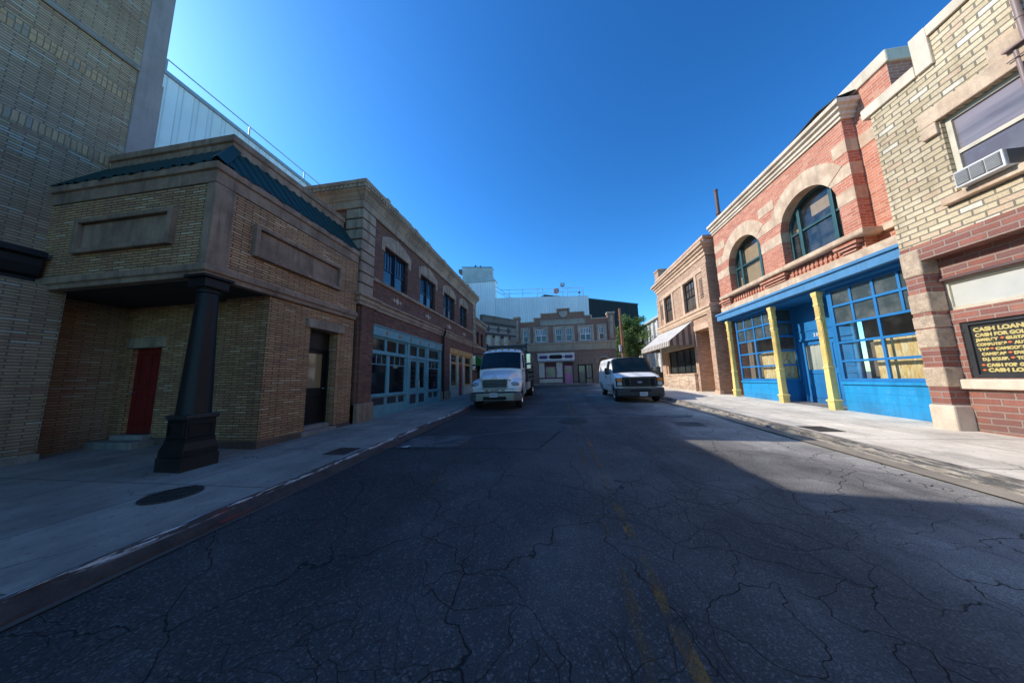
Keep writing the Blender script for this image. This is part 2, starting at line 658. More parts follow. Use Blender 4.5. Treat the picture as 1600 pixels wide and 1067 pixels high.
def corrugated(name, col, period, depth, rough=.5):
    t = NT(name)
    uv = t.uv()
    sep = t.n('SeparateXYZ')
    t.set(sep.inputs[0], uv)
    ph = t.math('FRACT', t.math('DIVIDE', sep.outputs[0], period))
    tri = t.math('ABSOLUTE', t.math('SUBTRACT', ph, .5))
    rib = t.ramp(tri, [(.30, 0.0), (.38, 1.0)])
    big = t.noise(t.pos(), .35, 5, .6)
    st = t.noise(t.mapping(uv, (2.2, .08, 1)), 1.0, 5, .6)
    pan = t.noise(t.mapping(uv, (.55, .02, 1)), 1.0, 1, .5)
    c = t.ramp(big, [(.3, sc(col, .88)), (.7, sc(col, 1.06))])
    c = t.mix(t.math('MULTIPLY', t.ramp(st, [(.45, 0.0), (.75, 1.0)]), .3), c, sc(col, .68))
    c = t.mix(1.0, c, t.ramp(pan, [(.3, .9), (.7, 1.05)]), 'MULTIPLY')
    c = t.mix(t.math('MULTIPLY', rib, .14), c, sc(col, .6))
    t.base(c)
    t.rough(rough)
    t.bump(rib, depth)
    return t.m


WHITEMETAL = corrugated('white_ribbed_cladding', (.86, .84, .83), .62, .04)
WHITEFAR = corrugated('white_far_cladding', (.90, .86, .84), .36, .03)
GREYMETAL = stone('grey_sheet_metal', (.50, .50, .50), .25, .5, .3)
DARKMETAL = corrugated('black_cladding', (.004, .006, .010), .9, .02, .75)


def asphalt():
    t = NT('old_asphalt')
    p = t.pos()
    warp = t.n('TexNoise')
    warp.inputs['Scale'].default_value = 1.3
    warp.inputs['Detail'].default_value = 4
    warp.inputs['Roughness'].default_value = .5
    t.set(warp.inputs['Vector'], p)
    sub = t.n('VectorMath', operation='SUBTRACT')
    t.set(sub.inputs[0], warp.outputs[1])
    sub.inputs[1].default_value = (.5, .5, .5)
    scl = t.n('VectorMath', operation='SCALE')
    t.set(scl.inputs[0], sub.outputs[0])
    scl.inputs['Scale'].default_value = .85
    addv = t.n('VectorMath', operation='ADD')
    t.set(addv.inputs[0], p)
    t.set(addv.inputs[1], scl.outputs[0])

    def cracks(scale, w, lo, hi, seedoff, nscale):
        v = t.n('TexVoronoi', feature='DISTANCE_TO_EDGE', voronoi_dimensions='2D')
        v.inputs['Scale'].default_value = scale
        t.set(v.inputs['Vector'], t.mapping(addv.outputs[0], (1, .85, 1), (seedoff, seedoff * .7, 0)))
        k = t.n('MapRange')
        t.set(k.inputs[0], v.outputs['Distance'])
        k.inputs[1].default_value = 0
        k.inputs[2].default_value = w
        k.inputs[3].default_value = 1
        k.inputs[4].default_value = 0
        m = t.noise(t.mapping(p, (1, 1, 1), (seedoff * 3, 5, 0)), nscale, 3, .6)
        return t.math('MULTIPLY', k.outputs[0], t.ramp(m, [(lo, 0.0), (hi, 1.0)]))

    c1 = cracks(.85, .0046, .32, .42, 3.1, .45)
    c2 = cracks(2.3, .0095, .455, .545, 11.3, .55)
    c3 = cracks(5.5, .022, .50, .60, 21.7, .5)
    cr = t.math('MAXIMUM', c1, t.math('MAXIMUM', t.math('MULTIPLY', c2, .85), t.math('MULTIPLY', c3, .6)))
    big = t.noise(p, .32, 6, .6)
    mid = t.noise(t.mapping(p, (1.0, .25, 1)), 1.1, 6, .62)
    spk = t.noise(p, 95, 2, .8)
    col = t.ramp(big, [(.30, (.096, .099, .108)), (.5, (.128, .130, .136)), (.72, (.165, .163, .160))])
    col = t.mix(1.0, col, t.ramp(mid, [(.28, .72), (.5, 1.0), (.75, 1.28)]), 'MULTIPLY')
    col = t.mix(1.0, col, t.ramp(spk, [(.28, .50), (.52, .95), (.78, 2.0)]), 'MULTIPLY')
    worn_bounce = t.noise(t.mapping(p, (1.0, .8, 1), (31, 17, 0)), .95, 6, .62)  # pale worn patches, also painted in for sunlight bounced off the windows
    col = t.mix(1.0, col, t.ramp(worn_bounce, [(.30, .68), (.48, .95), (.58, 1.15), (.68, 1.6)]), 'MULTIPLY')
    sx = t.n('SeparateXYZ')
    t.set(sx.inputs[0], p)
    dusty = t.math('ADD', t.math('MULTIPLY', sx.outputs[0], .13), t.math('MULTIPLY', big, .7))  # paler dusty right side, painted lighter still to brighten the sunlit part
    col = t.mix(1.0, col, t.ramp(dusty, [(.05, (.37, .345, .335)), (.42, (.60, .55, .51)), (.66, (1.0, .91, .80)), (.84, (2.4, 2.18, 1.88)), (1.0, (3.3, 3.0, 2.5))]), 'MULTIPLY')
    # light stones showing in the worn surface
    vs = t.n('TexVoronoi', voronoi_dimensions='2D')
    vs.inputs['Scale'].default_value = 85
    t.set(vs.inputs['Vector'], p)
    bw = t.n('RGBToBW')
    t.set(bw.inputs[0], vs.outputs['Color'])
    col = t.mix(t.math('MULTIPLY', t.ramp(bw.outputs[0], [(.74, 0.0), (.84, 1.0)]), .32), col, (.30, .29, .27))
    # dark tyre scuffs running along the road on the right
    sep = t.n('SeparateXYZ')
    t.set(sep.inputs[0], p)
    wv = t.math('MULTIPLY', t.math('SUBTRACT', t.noise(t.mapping(p, (0.0, .22, 0.0)), 1.0, 2, .5), .5), 1.6)
    xx = t.math('ADD', sep.outputs[0], wv)
    for cx, w, k in ((1.55, .10, .55), (1.80, .06, .4), (-1.9, .16, .25)):
        dd = t.math('ABSOLUTE', t.math('SUBTRACT', xx, cx))
        band = t.math('MULTIPLY', t.ramp(t.math('DIVIDE', dd, w * 2), [(.1, 1.0), (1.0, 0.0)]), t.math('MULTIPLY', t.ramp(mid, [(.35, .2), (.6, 1.0)]), k))
        col = t.mix(band, col, (.03, .03, .034))
    # oil and water stains
    oil = t.noise(t.mapping(p, (1, 1, 1), (9, 3, 0)), .9, 5, .55)
    col = t.mix(t.math('MULTIPLY', t.ramp(oil, [(.62, 0.0), (.72, 1.0)]), .45), col, (.05, .05, .052))
    col = t.mix(cr, col, (.012, .011, .011))
    t.base(col)
    t.rough(t.ramp(mid, [(.3, .72), (.7, .9)]))
    t.b.inputs['Specular IOR Level'].default_value = .35
    t.bump(t.math('SUBTRACT', t.math('ADD', t.math('MULTIPLY', spk, .35), t.math('MULTIPLY', bw.outputs[0], .25)), t.math('MULTIPLY', cr, 2.2)), .007)
    return t.m


def concrete(name, col, stain, jx, jy):
    t = NT(name)
    p = t.pos()
    br = t.n('TexBrick')
    br.offset = 0
    t.set(br.inputs['Vector'], t.mapping(p, (1, 1, 1), (.35, .2, 0)))
    br.inputs['Color1'].default_value = (0, 0, 0, 1)
    br.inputs['Color2'].default_value = (1, 1, 1, 1)
    br.inputs['Scale'].default_value = 1
    br.inputs['Mortar Size'].default_value = .009
    br.inputs['Brick Width'].default_value = jx
    br.inputs['Row Height'].default_value = jy
    big = t.noise(p, .9, 7, .65)
    mid = t.noise(t.mapping(p, (1.6, .7, 1)), 2.0, 6, .65)
    fine = t.noise(p, 55, 4, .7)
    c = t.ramp(big, [(.28, sc(col, .68)), (.5, col), (.72, sc(col, 1.18))])
    c = t.mix(1.0, c, t.ramp(br.outputs['Color'], [(0, .92), (1, 1.06)]), 'MULTIPLY')
    c = t.mix(1.0, c, t.ramp(mid, [(.3, .82), (.7, 1.12)]), 'MULTIPLY')
    c = t.mix(1.0, c, t.ramp(fine, [(.25, .8), (.75, 1.14)]), 'MULTIPLY')
    s1 = t.noise(t.mapping(p, (1, 1, 1), (4, 8, 0)), 1.3, 6, .62)
    c = t.mix(t.math('MULTIPLY', t.ramp(s1, [(.52, 0.0), (.68, 1.0)]), .7), c, stain)
    s2 = t.noise(t.mapping(p, (1, .45, 1), (14, 2, 0)), 2.7, 7, .7)
    c = t.mix(t.math('MULTIPLY', t.ramp(s2, [(.56, 0.0), (.66, 1.0)]), .45), c, sc(stain, .6))
    s3 = t.noise(t.mapping(p, (1, .5, 1), (24, 7, 0)), 1.6, 6, .7)
    c = t.mix(t.math('MULTIPLY', t.ramp(s3, [(.60, 0.0), (.72, 1.0)]), .5), c, sc(col, 1.45))
    sp = t.n('TexVoronoi', voronoi_dimensions='2D')
    sp.inputs['Scale'].default_value = 3.4
    t.set(sp.inputs['Vector'], p)
    c = t.mix(t.math('MULTIPLY', t.ramp(sp.outputs['Distance'], [(.035, 1.0), (.06, 0.0)]), .55), c, sc(stain, .35))
    v = t.n('TexVoronoi', feature='DISTANCE_TO_EDGE', voronoi_dimensions='2D')
    v.inputs['Scale'].default_value = .55
    wn = t.n('TexNoise')
    wn.inputs['Scale'].default_value = 1.7
    wn.inputs['Detail'].default_value = 6
    t.set(wn.inputs['Vector'], p)
    av = t.n('VectorMath', operation='ADD')
    t.set(av.inputs[0], p)
    t.set(av.inputs[1], wn.outputs[1])
    t.set(v.inputs['Vector'], av.outputs[0])
    crk = t.math('MULTIPLY', t.ramp(v.outputs['Distance'], [(.002, 1.0), (.007, 0.0)]), t.ramp(t.noise(p, .4, 2), [(.5, 0.0), (.6, 1.0)]))
    j = t.math('MAXIMUM', t.math('MULTIPLY', br.outputs['Fac'], .75), t.math('MULTIPLY', crk, .8))
    c = t.mix(j, c, (.05, .045, .04))
    t.base(c)
    t.rough(.85)
    t.bump(t.math('SUBTRACT', t.math('ADD', t.math('MULTIPLY', fine, .5), t.math('MULTIPLY', mid, .6)), t.math('MULTIPLY', j, 1.2)), .006)
    return t.m


def kerbmat(name, conc, paints, ztop=None):
    t = NT(name)
    p = t.pos()
    big = t.noise(p, 3.0, 6, .65)
    c = t.ramp(big, [(.3, sc(conc, .5)), (.52, conc), (.75, sc(conc, 1.35))])
    for i, (pc, lo, hi, zone) in enumerate(paints):
        a = t.noise(t.mapping(p, (9.0, .7, 9.0), (i * 7.3, i * 3, 0)), 2.6, 8, .75)
        z = t.noise(t.mapping(p, (0, 1, 0), (0, 13 * i + 2, 0)), .6, 2, .5)
        k = t.math('MULTIPLY', t.ramp(a, [(lo, 0.0), (hi, 1.0)]), t.ramp(z, [(zone, 0.0), (zone + .06, 1.0)]))
        if ztop and i == 0:
            sp = t.n('SeparateXYZ')
            t.set(sp.inputs[0], p)
            h = t.math('SUBTRACT', sp.outputs[2], t.math('MULTIPLY', sp.outputs[1], SLOPE))
            k = t.math('MULTIPLY', k, t.ramp(t.math('MULTIPLY', h, 5.0), [(ztop * 5 - .12, 0.0), (ztop * 5, 1.0)]))
        c = t.mix(k, c, pc)
    f = t.noise(p, 60, 4, .7)
    c = t.mix(1.0, c, t.ramp(f, [(.25, .75), (.75, 1.2)]), 'MULTIPLY')
    t.base(c)
    t.rough(.8)
    t.bump(t.math('ADD', big, t.math('MULTIPLY', f, .4)), .02)
    return t.m


def worn_line(name, col, lo, hi, scale=5.0, stretch=(1, .35, 1), amount=1.0):
    """thin paint or sealing sheet lying on the asphalt with worn-through holes"""
    t = NT(name)
    p = t.pos()
    n1 = t.noise(t.mapping(p, stretch), scale, 7, .72)
    n2 = t.noise(p, .55, 3, .5)
    a = t.math('MULTIPLY', t.ramp(n1, [(lo, 0.0), (hi, 1.0)]), t.math('MULTIPLY', t.ramp(n2, [(.3, .35), (.6, 1.0)]), amount))
    spk = t.noise(p, 95, 2, .8)
    t.base(t.mix(1.0, col, t.ramp(spk, [(.3, .65), (.7, 1.25)]), 'MULTIPLY'))
    t.rough(.85)
    t.set(t.b.inputs['Alpha'], a)
    return t.m


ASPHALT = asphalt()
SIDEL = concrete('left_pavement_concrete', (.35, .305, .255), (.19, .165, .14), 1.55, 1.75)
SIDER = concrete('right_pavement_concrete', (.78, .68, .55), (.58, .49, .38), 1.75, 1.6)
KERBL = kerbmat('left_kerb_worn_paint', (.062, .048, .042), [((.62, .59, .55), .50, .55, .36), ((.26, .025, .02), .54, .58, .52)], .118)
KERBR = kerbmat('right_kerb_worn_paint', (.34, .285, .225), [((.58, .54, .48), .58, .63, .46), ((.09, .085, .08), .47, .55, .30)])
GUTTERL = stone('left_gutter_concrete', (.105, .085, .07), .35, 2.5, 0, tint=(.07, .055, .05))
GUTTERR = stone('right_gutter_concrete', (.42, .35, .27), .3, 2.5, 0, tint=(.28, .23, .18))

# ------------------------------------------------------------------ ground, road, pavements
YS = [-14 + .5 * i for i in range(0, 95)]            # -14 .. 33


def strip(mb, x0, x1, y0, y1, dz, ny=None, jx0=0.0, jx1=0.0, wob=0.0):
    n = ny or max(2, int((y1 - y0) / .25))
    for i in range(n):
        a, b = y0 + (y1 - y0) * i / n, y0 + (y1 - y0) * (i + 1) / n
        mb.face([(x0, a, gz(a) + dz), (x1, a, gz(a) + dz), (x1, b, gz(b) + dz), (x0, b, gz(b) + dz)])


mb = MB()
for a, b in ((-600, -20), (-20, 33), (33, 900)):
    mb.face([(-700, a, gz(a) - .02), (700, a, gz(a) - .02), (700, b, gz(b) - .02), (-700, b, gz(b) - .02)])
struct('ground', mb, stone('dusty_ground', (.24, .225, .20), .3, .4, 0))

mb = MB()
nx, ny = 40, 190
x0, x1, y0, y1 = -3.49, 4.74, -14.0, 23.6
for j in range(ny):
    for i in range(nx):
        q = []
        for di, dj in ((0, 0), (1, 0), (1, 1), (0, 1)):
            x, y = x0 + (x1 - x0) * (i + di) / nx, y0 + (y1 - y0) * (j + dj) / ny
            h = .006 * math.sin(x * 1.7 + y * .6) + .006 * math.sin(y * 1.1 - x * .8) + .02 * (1 - ((x - .55) / 4.1) ** 2)
            edge = min(1.0, (y1 - y) / 2)
            q.append((x, y, gz(y) + h * edge))
        mb.face(q)
for x0_, x1_, a, b in ((-9, 16, 23.6, 30.75), (6.5, 10.15, 30.75, 60)):
    mb.face([(x0_, a, gz(a)), (x1_, a, gz(a)), (x1_, b, gz(b)), (x0_, b, gz(b))])
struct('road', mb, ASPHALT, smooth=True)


def roadz(x, y, e):
    return gz(y) + .006 * math.sin(x * 1.7 + y * .6) + .006 * math.sin(y * 1.1 - x * .8) + .02 * (1 - ((x - .55) / 4.1) ** 2) + e


def overlay(name, pts_rows, mat, e=.006):
    """sheet lying on the road: list of (y, xa, xb)"""
    m = MB()
    for (ya, a0, a1), (yb, b0, b1) in zip(pts_rows, pts_rows[1:]):
        k = 6
        for i in range(k):
            f0, f1 = i / k, (i + 1) / k
            q = []
            for y, p, r, f in ((ya, a0, a1, f0), (ya, a0, a1, f1), (yb, b0, b1, f1), (yb, b0, b1, f0)):
                x = p + (r - p) * f
                q.append((x, y, roadz(x, y, e)))
            m.face(q)
    return struct(name, m, mat, smooth=True)


YL = worn_line('worn_yellow_line', (.36, .185, .05), .44, .63, 6.5, (1, .5, 1), .72)
YL2 = worn_line('faded_yellow_line', (.28, .155, .05), .46, .65, 6.5, (1, .5, 1), .6)
ys = [1.0 + .25 * i for i in range(0, 58)]
overlay('road_marking', [(y, .565 + .012 * math.sin(y * 1.3), .65 + .012 * math.sin(y * 1.3)) for y in ys], YL)
overlay('road_marking', [(y, .36 + .012 * math.sin(y * 1.3), .44 + .012 * math.sin(y * 1.3)) for y in ys], YL2)
CONP = worn_line('pale_trench_patch', (.21, .205, .20), .36, .50, 3.0, (1, 1, 1), .6)
TAR = worn_line('tar_seam', (.02, .02, .022), .40, .52, 3.0, (1, 1, 1), .8)
CONPB = worn_line('dark_trench_patch', (.055, .055, .06), .36, .52, 2.0, (1, 1, 1), .55)
overlay('road_patch', [(9.35, -3.1, 3.9), (9.75, -3.1, 4.2)], CONP)
overlay('road_patch', [(5.75, -3.4, -2.05), (6.0, -3.4, -2.0), (6.35, -3.4, -1.95), (6.75, -3.4, -1.9)], CONP)
overlay('road_patch', [(6.75 + .1 * i, -1.95 + .185 * i, -1.72 + .185 * i) for i in range(14)], CONP, .010)
overlay('road_patch', [(10.0 + .35 * i, .75 + .28 * i, .95 + .28 * i) for i in range(11)], CONP, .010)
overlay('road_patch', [(5.60, -3.4, -.35), (5.64, -3.4, -.35)], TAR, .009)
overlay('road_patch', [(5.62 + .2 * i, -.42 + .055 * i, -.36 + .055 * i) for i in range(12)], TAR, .012)
overlay('road_patch', [(8.0, 3.05, 3.75), (8.6, 3.05, 3.75)], CONPB, .009)
overlay('road_patch', [(6.8 + .25 * i, -2.55 + .012 * i, -2.5 + .012 * i) for i in range(8)], YL2, .014)
overlay('road_patch', [(3.55 + .25 * i, -1.72 - .02 * i, -1.66 - .02 * i) for i in range(13)], YL2, .009)

# pavements
mb = MB()
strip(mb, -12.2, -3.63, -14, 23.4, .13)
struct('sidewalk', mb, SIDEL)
mb = MB()
strip(mb, 5.14, 9.6, -14, 23.6, .13)
struct('sidewalk', mb, SIDER)
mb = MB()
strip(mb, -12, 6.5, 30.75, 31.2, .13, 2)
mb.face([(-12, 30.75, gz(30.75) - .05), (6.5, 30.75, gz(30.75) - .05), (6.5, 30.75, gz(30.75) + .13), (-12, 30.75, gz(30.75) + .13)])
struct('sidewalk', mb, SIDEL)


def kerb(name, prof, mat, y0, y1, jit, step=.12):
    m = MB()
    rings = []
    n = int((y1 - y0) / step)
    for i in range(n + 1):
        y = y0 + (y1 - y0) * i / n
        r = []
        for k, (x, z) in enumerate(prof):
            j = jit[k]
            r.append((x + random.uniform(-j, j) + j * math.sin(y * 2.3 + k), y, gz(y) + z + random.uniform(-j, j) * .6))
        rings.append(r)
    m.loft(rings, closed=False, cap0=False, cap1=False)
    return struct(name, m, mat)


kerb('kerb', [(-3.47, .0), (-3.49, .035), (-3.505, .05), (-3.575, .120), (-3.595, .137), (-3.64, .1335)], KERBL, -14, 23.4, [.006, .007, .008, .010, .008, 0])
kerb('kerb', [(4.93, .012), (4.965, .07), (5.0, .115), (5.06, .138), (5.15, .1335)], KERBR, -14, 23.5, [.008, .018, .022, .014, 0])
mb = MB()
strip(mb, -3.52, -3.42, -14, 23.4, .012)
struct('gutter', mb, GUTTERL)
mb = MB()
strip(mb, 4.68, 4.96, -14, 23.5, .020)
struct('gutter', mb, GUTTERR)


def round_cover(label, x, y, z, r, group=None):
    t = thing('manhole_cover', label, 'manhole cover', (x, y, z), group)
    m = MB()
    m.lathe([(r * .995, -.02), (r * .995, .007), (r * .9, .007)], (x, y, z), seg=40, caps=False)
    build('rim', m, IRON, t)
    m = MB()
    m.lathe([(0.001, .001), (r * .9, .001)], (x, y, z), seg=40, caps=False)
    n = int(r * 1.7 / .036)
    for i in range(-n // 2, n // 2 + 1):
        u = i * .036
        w = math.sqrt(max(0, (r * .88) ** 2 - u * u))
        if w > .05:
            m.box(x - w, x + w, y + u - .009, y + u + .009, z, z + .008)
    o = build('lid', m, IRON, t)
    for ob in t.children:
        ob.rotation_euler = (math.atan(SLOPE), 0, 0)
    return t


round_cover('round cast iron grating cover in the shaded pavement near the black column', -4.66, 3.0, gz(3.0) + .136, .27)
round_cover('round manhole cover in the middle of the road', .46, 8.72, roadz(.46, 8.72, .010), .42)


def rect_cover(label, x0, x1, y0, y1, slats=True, dz=.134):
    t = thing('drain_grate' if slats else 'utility_cover', label, 'drain grate' if slats else 'utility cover', ((x0 + x1) / 2, (y0 + y1) / 2, gz((y0 + y1) / 2) + dz))
    z = lambda y: gz(y) + dz
    m = MB()
    for a, b, c, d in ((x0, x0 + .04, y0, y1), (x1 - .04, x1, y0, y1), (x0 + .04, x1 - .04, y0, y0 + .04), (x0 + .04, x1 - .04, y1 - .04, y1)):
        m.hexa([(a, c, z(c) + .006), (b, c, z(c) + .006), (b, d, z(d) + .006), (a, d, z(d) + .006)], [(a, c, z(c) - .02), (b, c, z(c) - .02), (b, d, z(d) - .02), (a, d, z(d) - .02)])
    build('rim', m, IRON, t)
    m = MB()
    m.face([(x0 + .04, y0 + .04, z(y0) + .001), (x1 - .04, y0 + .04, z(y0) + .001), (x1 - .04, y1 - .04, z(y1) + .001), (x0 + .04, y1 - .04, z(y1) + .001)])
    if slats:
        k = int((x1 - x0 - .1) / .04)
        for i in range(k):
            a = x0 + .06 + i * .04
            m.hexa([(a, y0 + .045, z(y0) + .007), (a + .02, y0 + .045, z(y0) + .007), (a + .02, y1 - .045, z(y1) + .007), (a, y1 - .045, z(y1) + .007)],
                   [(a, y0 + .045, z(y0)), (a + .02, y0 + .045, z(y0)), (a + .02, y1 - .045, z(y1)), (a, y1 - .045, z(y1))])
    build('lid', m, IRON, t)
    return t


rect_cover('rectangular iron drain grate in the left pavement by the kerb', -4.17, -3.74, 4.72, 5.16)
rect_cover('rectangular iron cover in the sunlit pavement before the blue shopfront', 5.22, 5.68, 6.78, 7.32)

# ------------------------------------------------------------------ tan corner building with overhang and iron column
cb = thing('corner_building', 'tan roman brick corner building with green metal roof skirt over a black iron column', 'building', (-8, 6, .3))
LX = Fr('x', -5.88, 1)
FY = Fr('y', 3.85, -1)
BK = Fr('y', 5.20, -1)
mb = MB()
wall(mb, LX, 3.85, 7.6, 3.40, 5.53)
wall(mb, FY, -9.9, -5.88, 3.40, 5.53)
street_door = dict(u0=6.09, u1=6.99, z0=.22, z1=2.88, depth=.42, nosill=True)
wall(mb, LX.at(-.04), 5.03, 7.6, 0.0, 3.42, [street_door])
wall(mb, Fr('y', 5.03, -1), -7.02, -5.92, 0, 3.45)
red_op = dict(u0=-9.72, u1=-8.88, z0=.50, z1=2.42, depth=.10)
wall(mb, BK, -10.3, -7.02, 0, 3.45, [red_op])
mb.face([(-7.02, 5.03, 0), (-7.02, 5.2, 0), (-7.02, 5.2, 3.45), (-7.02, 5.03, 3.45)])
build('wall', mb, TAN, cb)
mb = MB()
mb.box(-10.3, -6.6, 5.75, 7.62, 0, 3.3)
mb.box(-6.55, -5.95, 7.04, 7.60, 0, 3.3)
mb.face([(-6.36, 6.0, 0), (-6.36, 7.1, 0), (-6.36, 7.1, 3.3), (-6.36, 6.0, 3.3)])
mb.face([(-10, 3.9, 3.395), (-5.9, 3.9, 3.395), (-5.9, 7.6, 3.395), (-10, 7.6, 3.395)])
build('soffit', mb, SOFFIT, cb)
# parapet behind the roof skirt and flat roof
mb = MB()
wall(mb, Fr('x', -6.50, 1), 4.48, 7.6, 5.6, 6.6)
wall(mb, Fr('y', 4.48, -1), -9.8, -6.50, 5.6, 6.6)
mb.box(-9.8, -6.9, 4.9, 7.6, 5.3, 6.3)
build('parapet', mb, STUCCO, cb)
path = [(-9.8, 4.48), (-6.50, 4.48), (-6.50, 7.62)]
mb = MB()
mb.sweep(path, [(-.22, 6.40), (.03, 6.40), (.03, 6.58), (.075, 6.60), (.075, 6.74), (-.22, 6.74)], 1)
build('coping', mb, STUCCO, cb, bevel=.012)
# bands of stucco
mb = MB()
p2 = [(-9.86, 3.85), (-5.88, 3.85), (-5.88, 7.6)]
mb.sweep(p2, [(-.1, 5.155), (.02, 5.155), (.02, 5.38), (.065, 5.395), (.065, 5.53), (-.1, 5.55)], 1)
build('cornice', mb, STUCCO, cb, bevel=.012)
mb = MB()
mb.sweep(p2, [(-.12, 3.385), (.03, 3.385), (.03, 3.47), (.07, 3.49), (.07, 3.60), (.02, 3.63), (-.12, 3.63)], 1)
build('belt_course', mb, STUCCO, cb, bevel=.012)
mb = MB()
mb.sweep([(-6.06, 3.85), (-5.88, 3.85), (-5.88, 4.17)], [(-.1, 3.62), (.018, 3.62), (.018, 5.16), (-.1, 5.16)], 1)
build_each('corner_pilaster', mb, STUCCO, cb, bevel=.03, seg=3)


def panel(fr, u0, u1, z0, z1, parent, mat, b=.09, d=.10):
    m = MB()
    for a, c, e, f in ((u0, u0 + b, z0, z1), (u1 - b, u1, z0, z1)):
        fr.box(m, a, c, e, f, -.02, d)
    fr.box(m, u0 + b, u1 - b, z1 - b, z1, -.02, d - .003)
    fr.box(m, u0 + b, u1 - b, z0, z0 + b, -.02, d - .003)
    fr.box(m, u0 + b, u1 - b, z0 + b, z1 - b, -.02, .022)
    return build('sign_panel', m, mat, parent, bevel=.015)


panel(LX, 4.53, 6.87, 4.06, 4.74, cb, STUCCO)
panel(FY, -8.92, -6.64, 4.03, 4.72, cb, STUCCO)
# green corrugated skirt
E0, E1, T0, T1 = 5.545, 6.42, .05, .60      # eave z, top z; eave d outside wall, setback of the top
mb = MB()
mb2 = MB()
sl = Vector((-(T0 + T1), 0, E1 - E0))


def skirt(m, a_eave, a_hip_top, a_end, mapf):
    """a along the eave; mapf(a, s) with s 0..1 up the slope"""
    per = .23
    n = int((a_end - a_eave) / .0155)
    prev = None
    for i in range(n + 1):
        a = a_eave + (a_end - a_eave) * i / n
        ph = (a / per) % 1.0
        h = .028 * max(0.0, math.cos((ph - .5) * 2 * math.pi)) ** .7
        smax = 1.0 if a >= a_hip_top else max(.0, (a - a_eave) / (a_hip_top - a_eave))
        jag = .02 * math.sin(a * 9.1) + .012 * math.sin(a * 23)
        col = [mapf(a, s * (smax if s > 0 else 1) - (.03 + jag if s == 0 else 0), h) for s in (0, .5, 1)]
        if prev:
            for k in range(2):
                m.face([prev[k], col[k], col[k + 1], prev[k + 1]])
        prev = col


def mp_side(a, s, h):
    return (-5.88 + T0 - (T0 + T1) * s + h * .7, a, E0 + (E1 - E0) * s + h * .7)


def mp_front(a, s, h):
    return (-a, 3.85 - T0 + (T0 + T1) * s - h * .7, E0 + (E1 - E0) * s + h * .7)


skirt(mb, 3.80, 4.46, 7.6, mp_side)
skirt(mb, 5.83, 6.49, 9.86, mp_front)
hipa, hipb = Vector((-5.79, 3.76, E0 - .02)), Vector((-6.47, 4.44, E1 + .02))
for sx in (1, -1):
    w = Vector((.0, .17, -.015)) if sx == 1 else Vector((-.17, 0, -.015))
    up = Vector((.02, -.02, .05))
    mb.hexa([hipa + up, hipb + up, hipb + w + up * .6, hipa + w + up * .6], [hipa + up * .8, hipb + up * .8, hipb + w + up * .4, hipa + w + up * .4])
build('roof', mb, GREENR, cb)
# plinth, doors
mb = MB()
mb.sweep([(-7.05, 5.03), (-5.92, 5.03), (-5.92, 6.09)], [(-.1, .0), (.035, .0), (.035, .40), (-.1, .41)], 1)
mb.sweep([(-5.92, 6.99), (-5.92, 7.6)], [(-.1, .0), (.03, .0), (.03, .42), (-.1, .43)], 1)
mb.sweep([(-10.05, 5.2), (-9.78, 5.2)], [(-.1, .0), (.03, .0), (.03, .44), (-.1, .45)], 1)
mb.sweep([(-8.84, 5.2), (-7.05, 5.2)], [(-.1, .0), (.03, .0), (.03, .44), (-.1, .45)], 1)
build_each('plinth', mb, stone('stained_plinth', (.13, .085, .06), .4, 2.5, .4, tint=(.09, .06, .045)), cb, bevel=.01)
mb = MB()
LX.box(mb, 5.95, 7.16, 2.885, 3.11, -.1, .035)
build('lintel', mb, STONE2, cb, bevel=.02)
mb = MB()
BK.box(mb, -9.86, -8.74, 2.425, 2.67, -.1, .05)
build('lintel', mb, STONE2, cb, bevel=.02)
mb = MB()
mb.box(-9.98, -8.70, 4.82, 5.19, 0.1, .40)
mb.box(-9.75, -8.85, 5.05, 5.30, 0.39, .50)
build('step', mb, CONC, cb, bevel=.02)
mb = MB()
mb.box(-6.36, -5.86, 6.00, 7.05, 0.1, .40)
mb.box(-6.36, -6.02, 6.10, 6.98, 0.39, .50)
build('step', mb, CONC, cb, bevel=.02)


def panel_door(fr, u0, u1, z0, z1, parent, mat, panels, setd=.08, knob=None, glass=None, gmat=None, th=.05, name='door'):
    """leaf with sunk panels (fractions); glass: (u0,u1,z0,z1) fractions"""
    f = fr.at(-setd)
    m = MB()
    W, H = u1 - u0, z1 - z0
    ops = []
    for a, b, c, d in panels + ([glass] if glass else []):
        ops.append(dict(u0=u0 + W * a, u1=u0 + W * b, z0=z0 + H * c, z1=z0 + H * d, depth=.022))
    wall(m, f, u0, u1, z0, z1, ops)
    for a, b, c, d in panels:
        p = [(u0 + W * a, z0 + H * c), (u0 + W * b, z0 + H * c), (u0 + W * b, z0 + H * d), (u0 + W * a, z0 + H * d)]
        m.face([f.p(u, z, -.022) for u, z in p])
        q = .035
        f.box(m, u0 + W * a + q, u0 + W * b - q, z0 + H * c + q, z0 + H * d - q, -.022, -.008)
    dr = build(name, m, mat, parent, bevel=.004)
    if glass:
        a, b, c, d = glass
        g = MB()
        g.face([f.p(u0 + W * a, z0 + H * c, -.02), f.p(u0 + W * b, z0 + H * c, -.02), f.p(u0 + W * b, z0 + H * d, -.02), f.p(u0 + W * a, z0 + H * d, -.02)])
        build('pane', g, gmat, dr)
    if knob is not None:
        k = MB()
        p = f.p(u0 + W * knob, z0 + H * .47)
        n = f.p(u0 + W * knob, z0 + H * .47, .06)
        k.tube(p, n, .012)
        k.lathe([(.0, -.02), (.022, -.014), (.028, 0), (.022, .014), (0, .02)], n, seg=12)
        build('handle', k, STEEL, dr)
    return dr


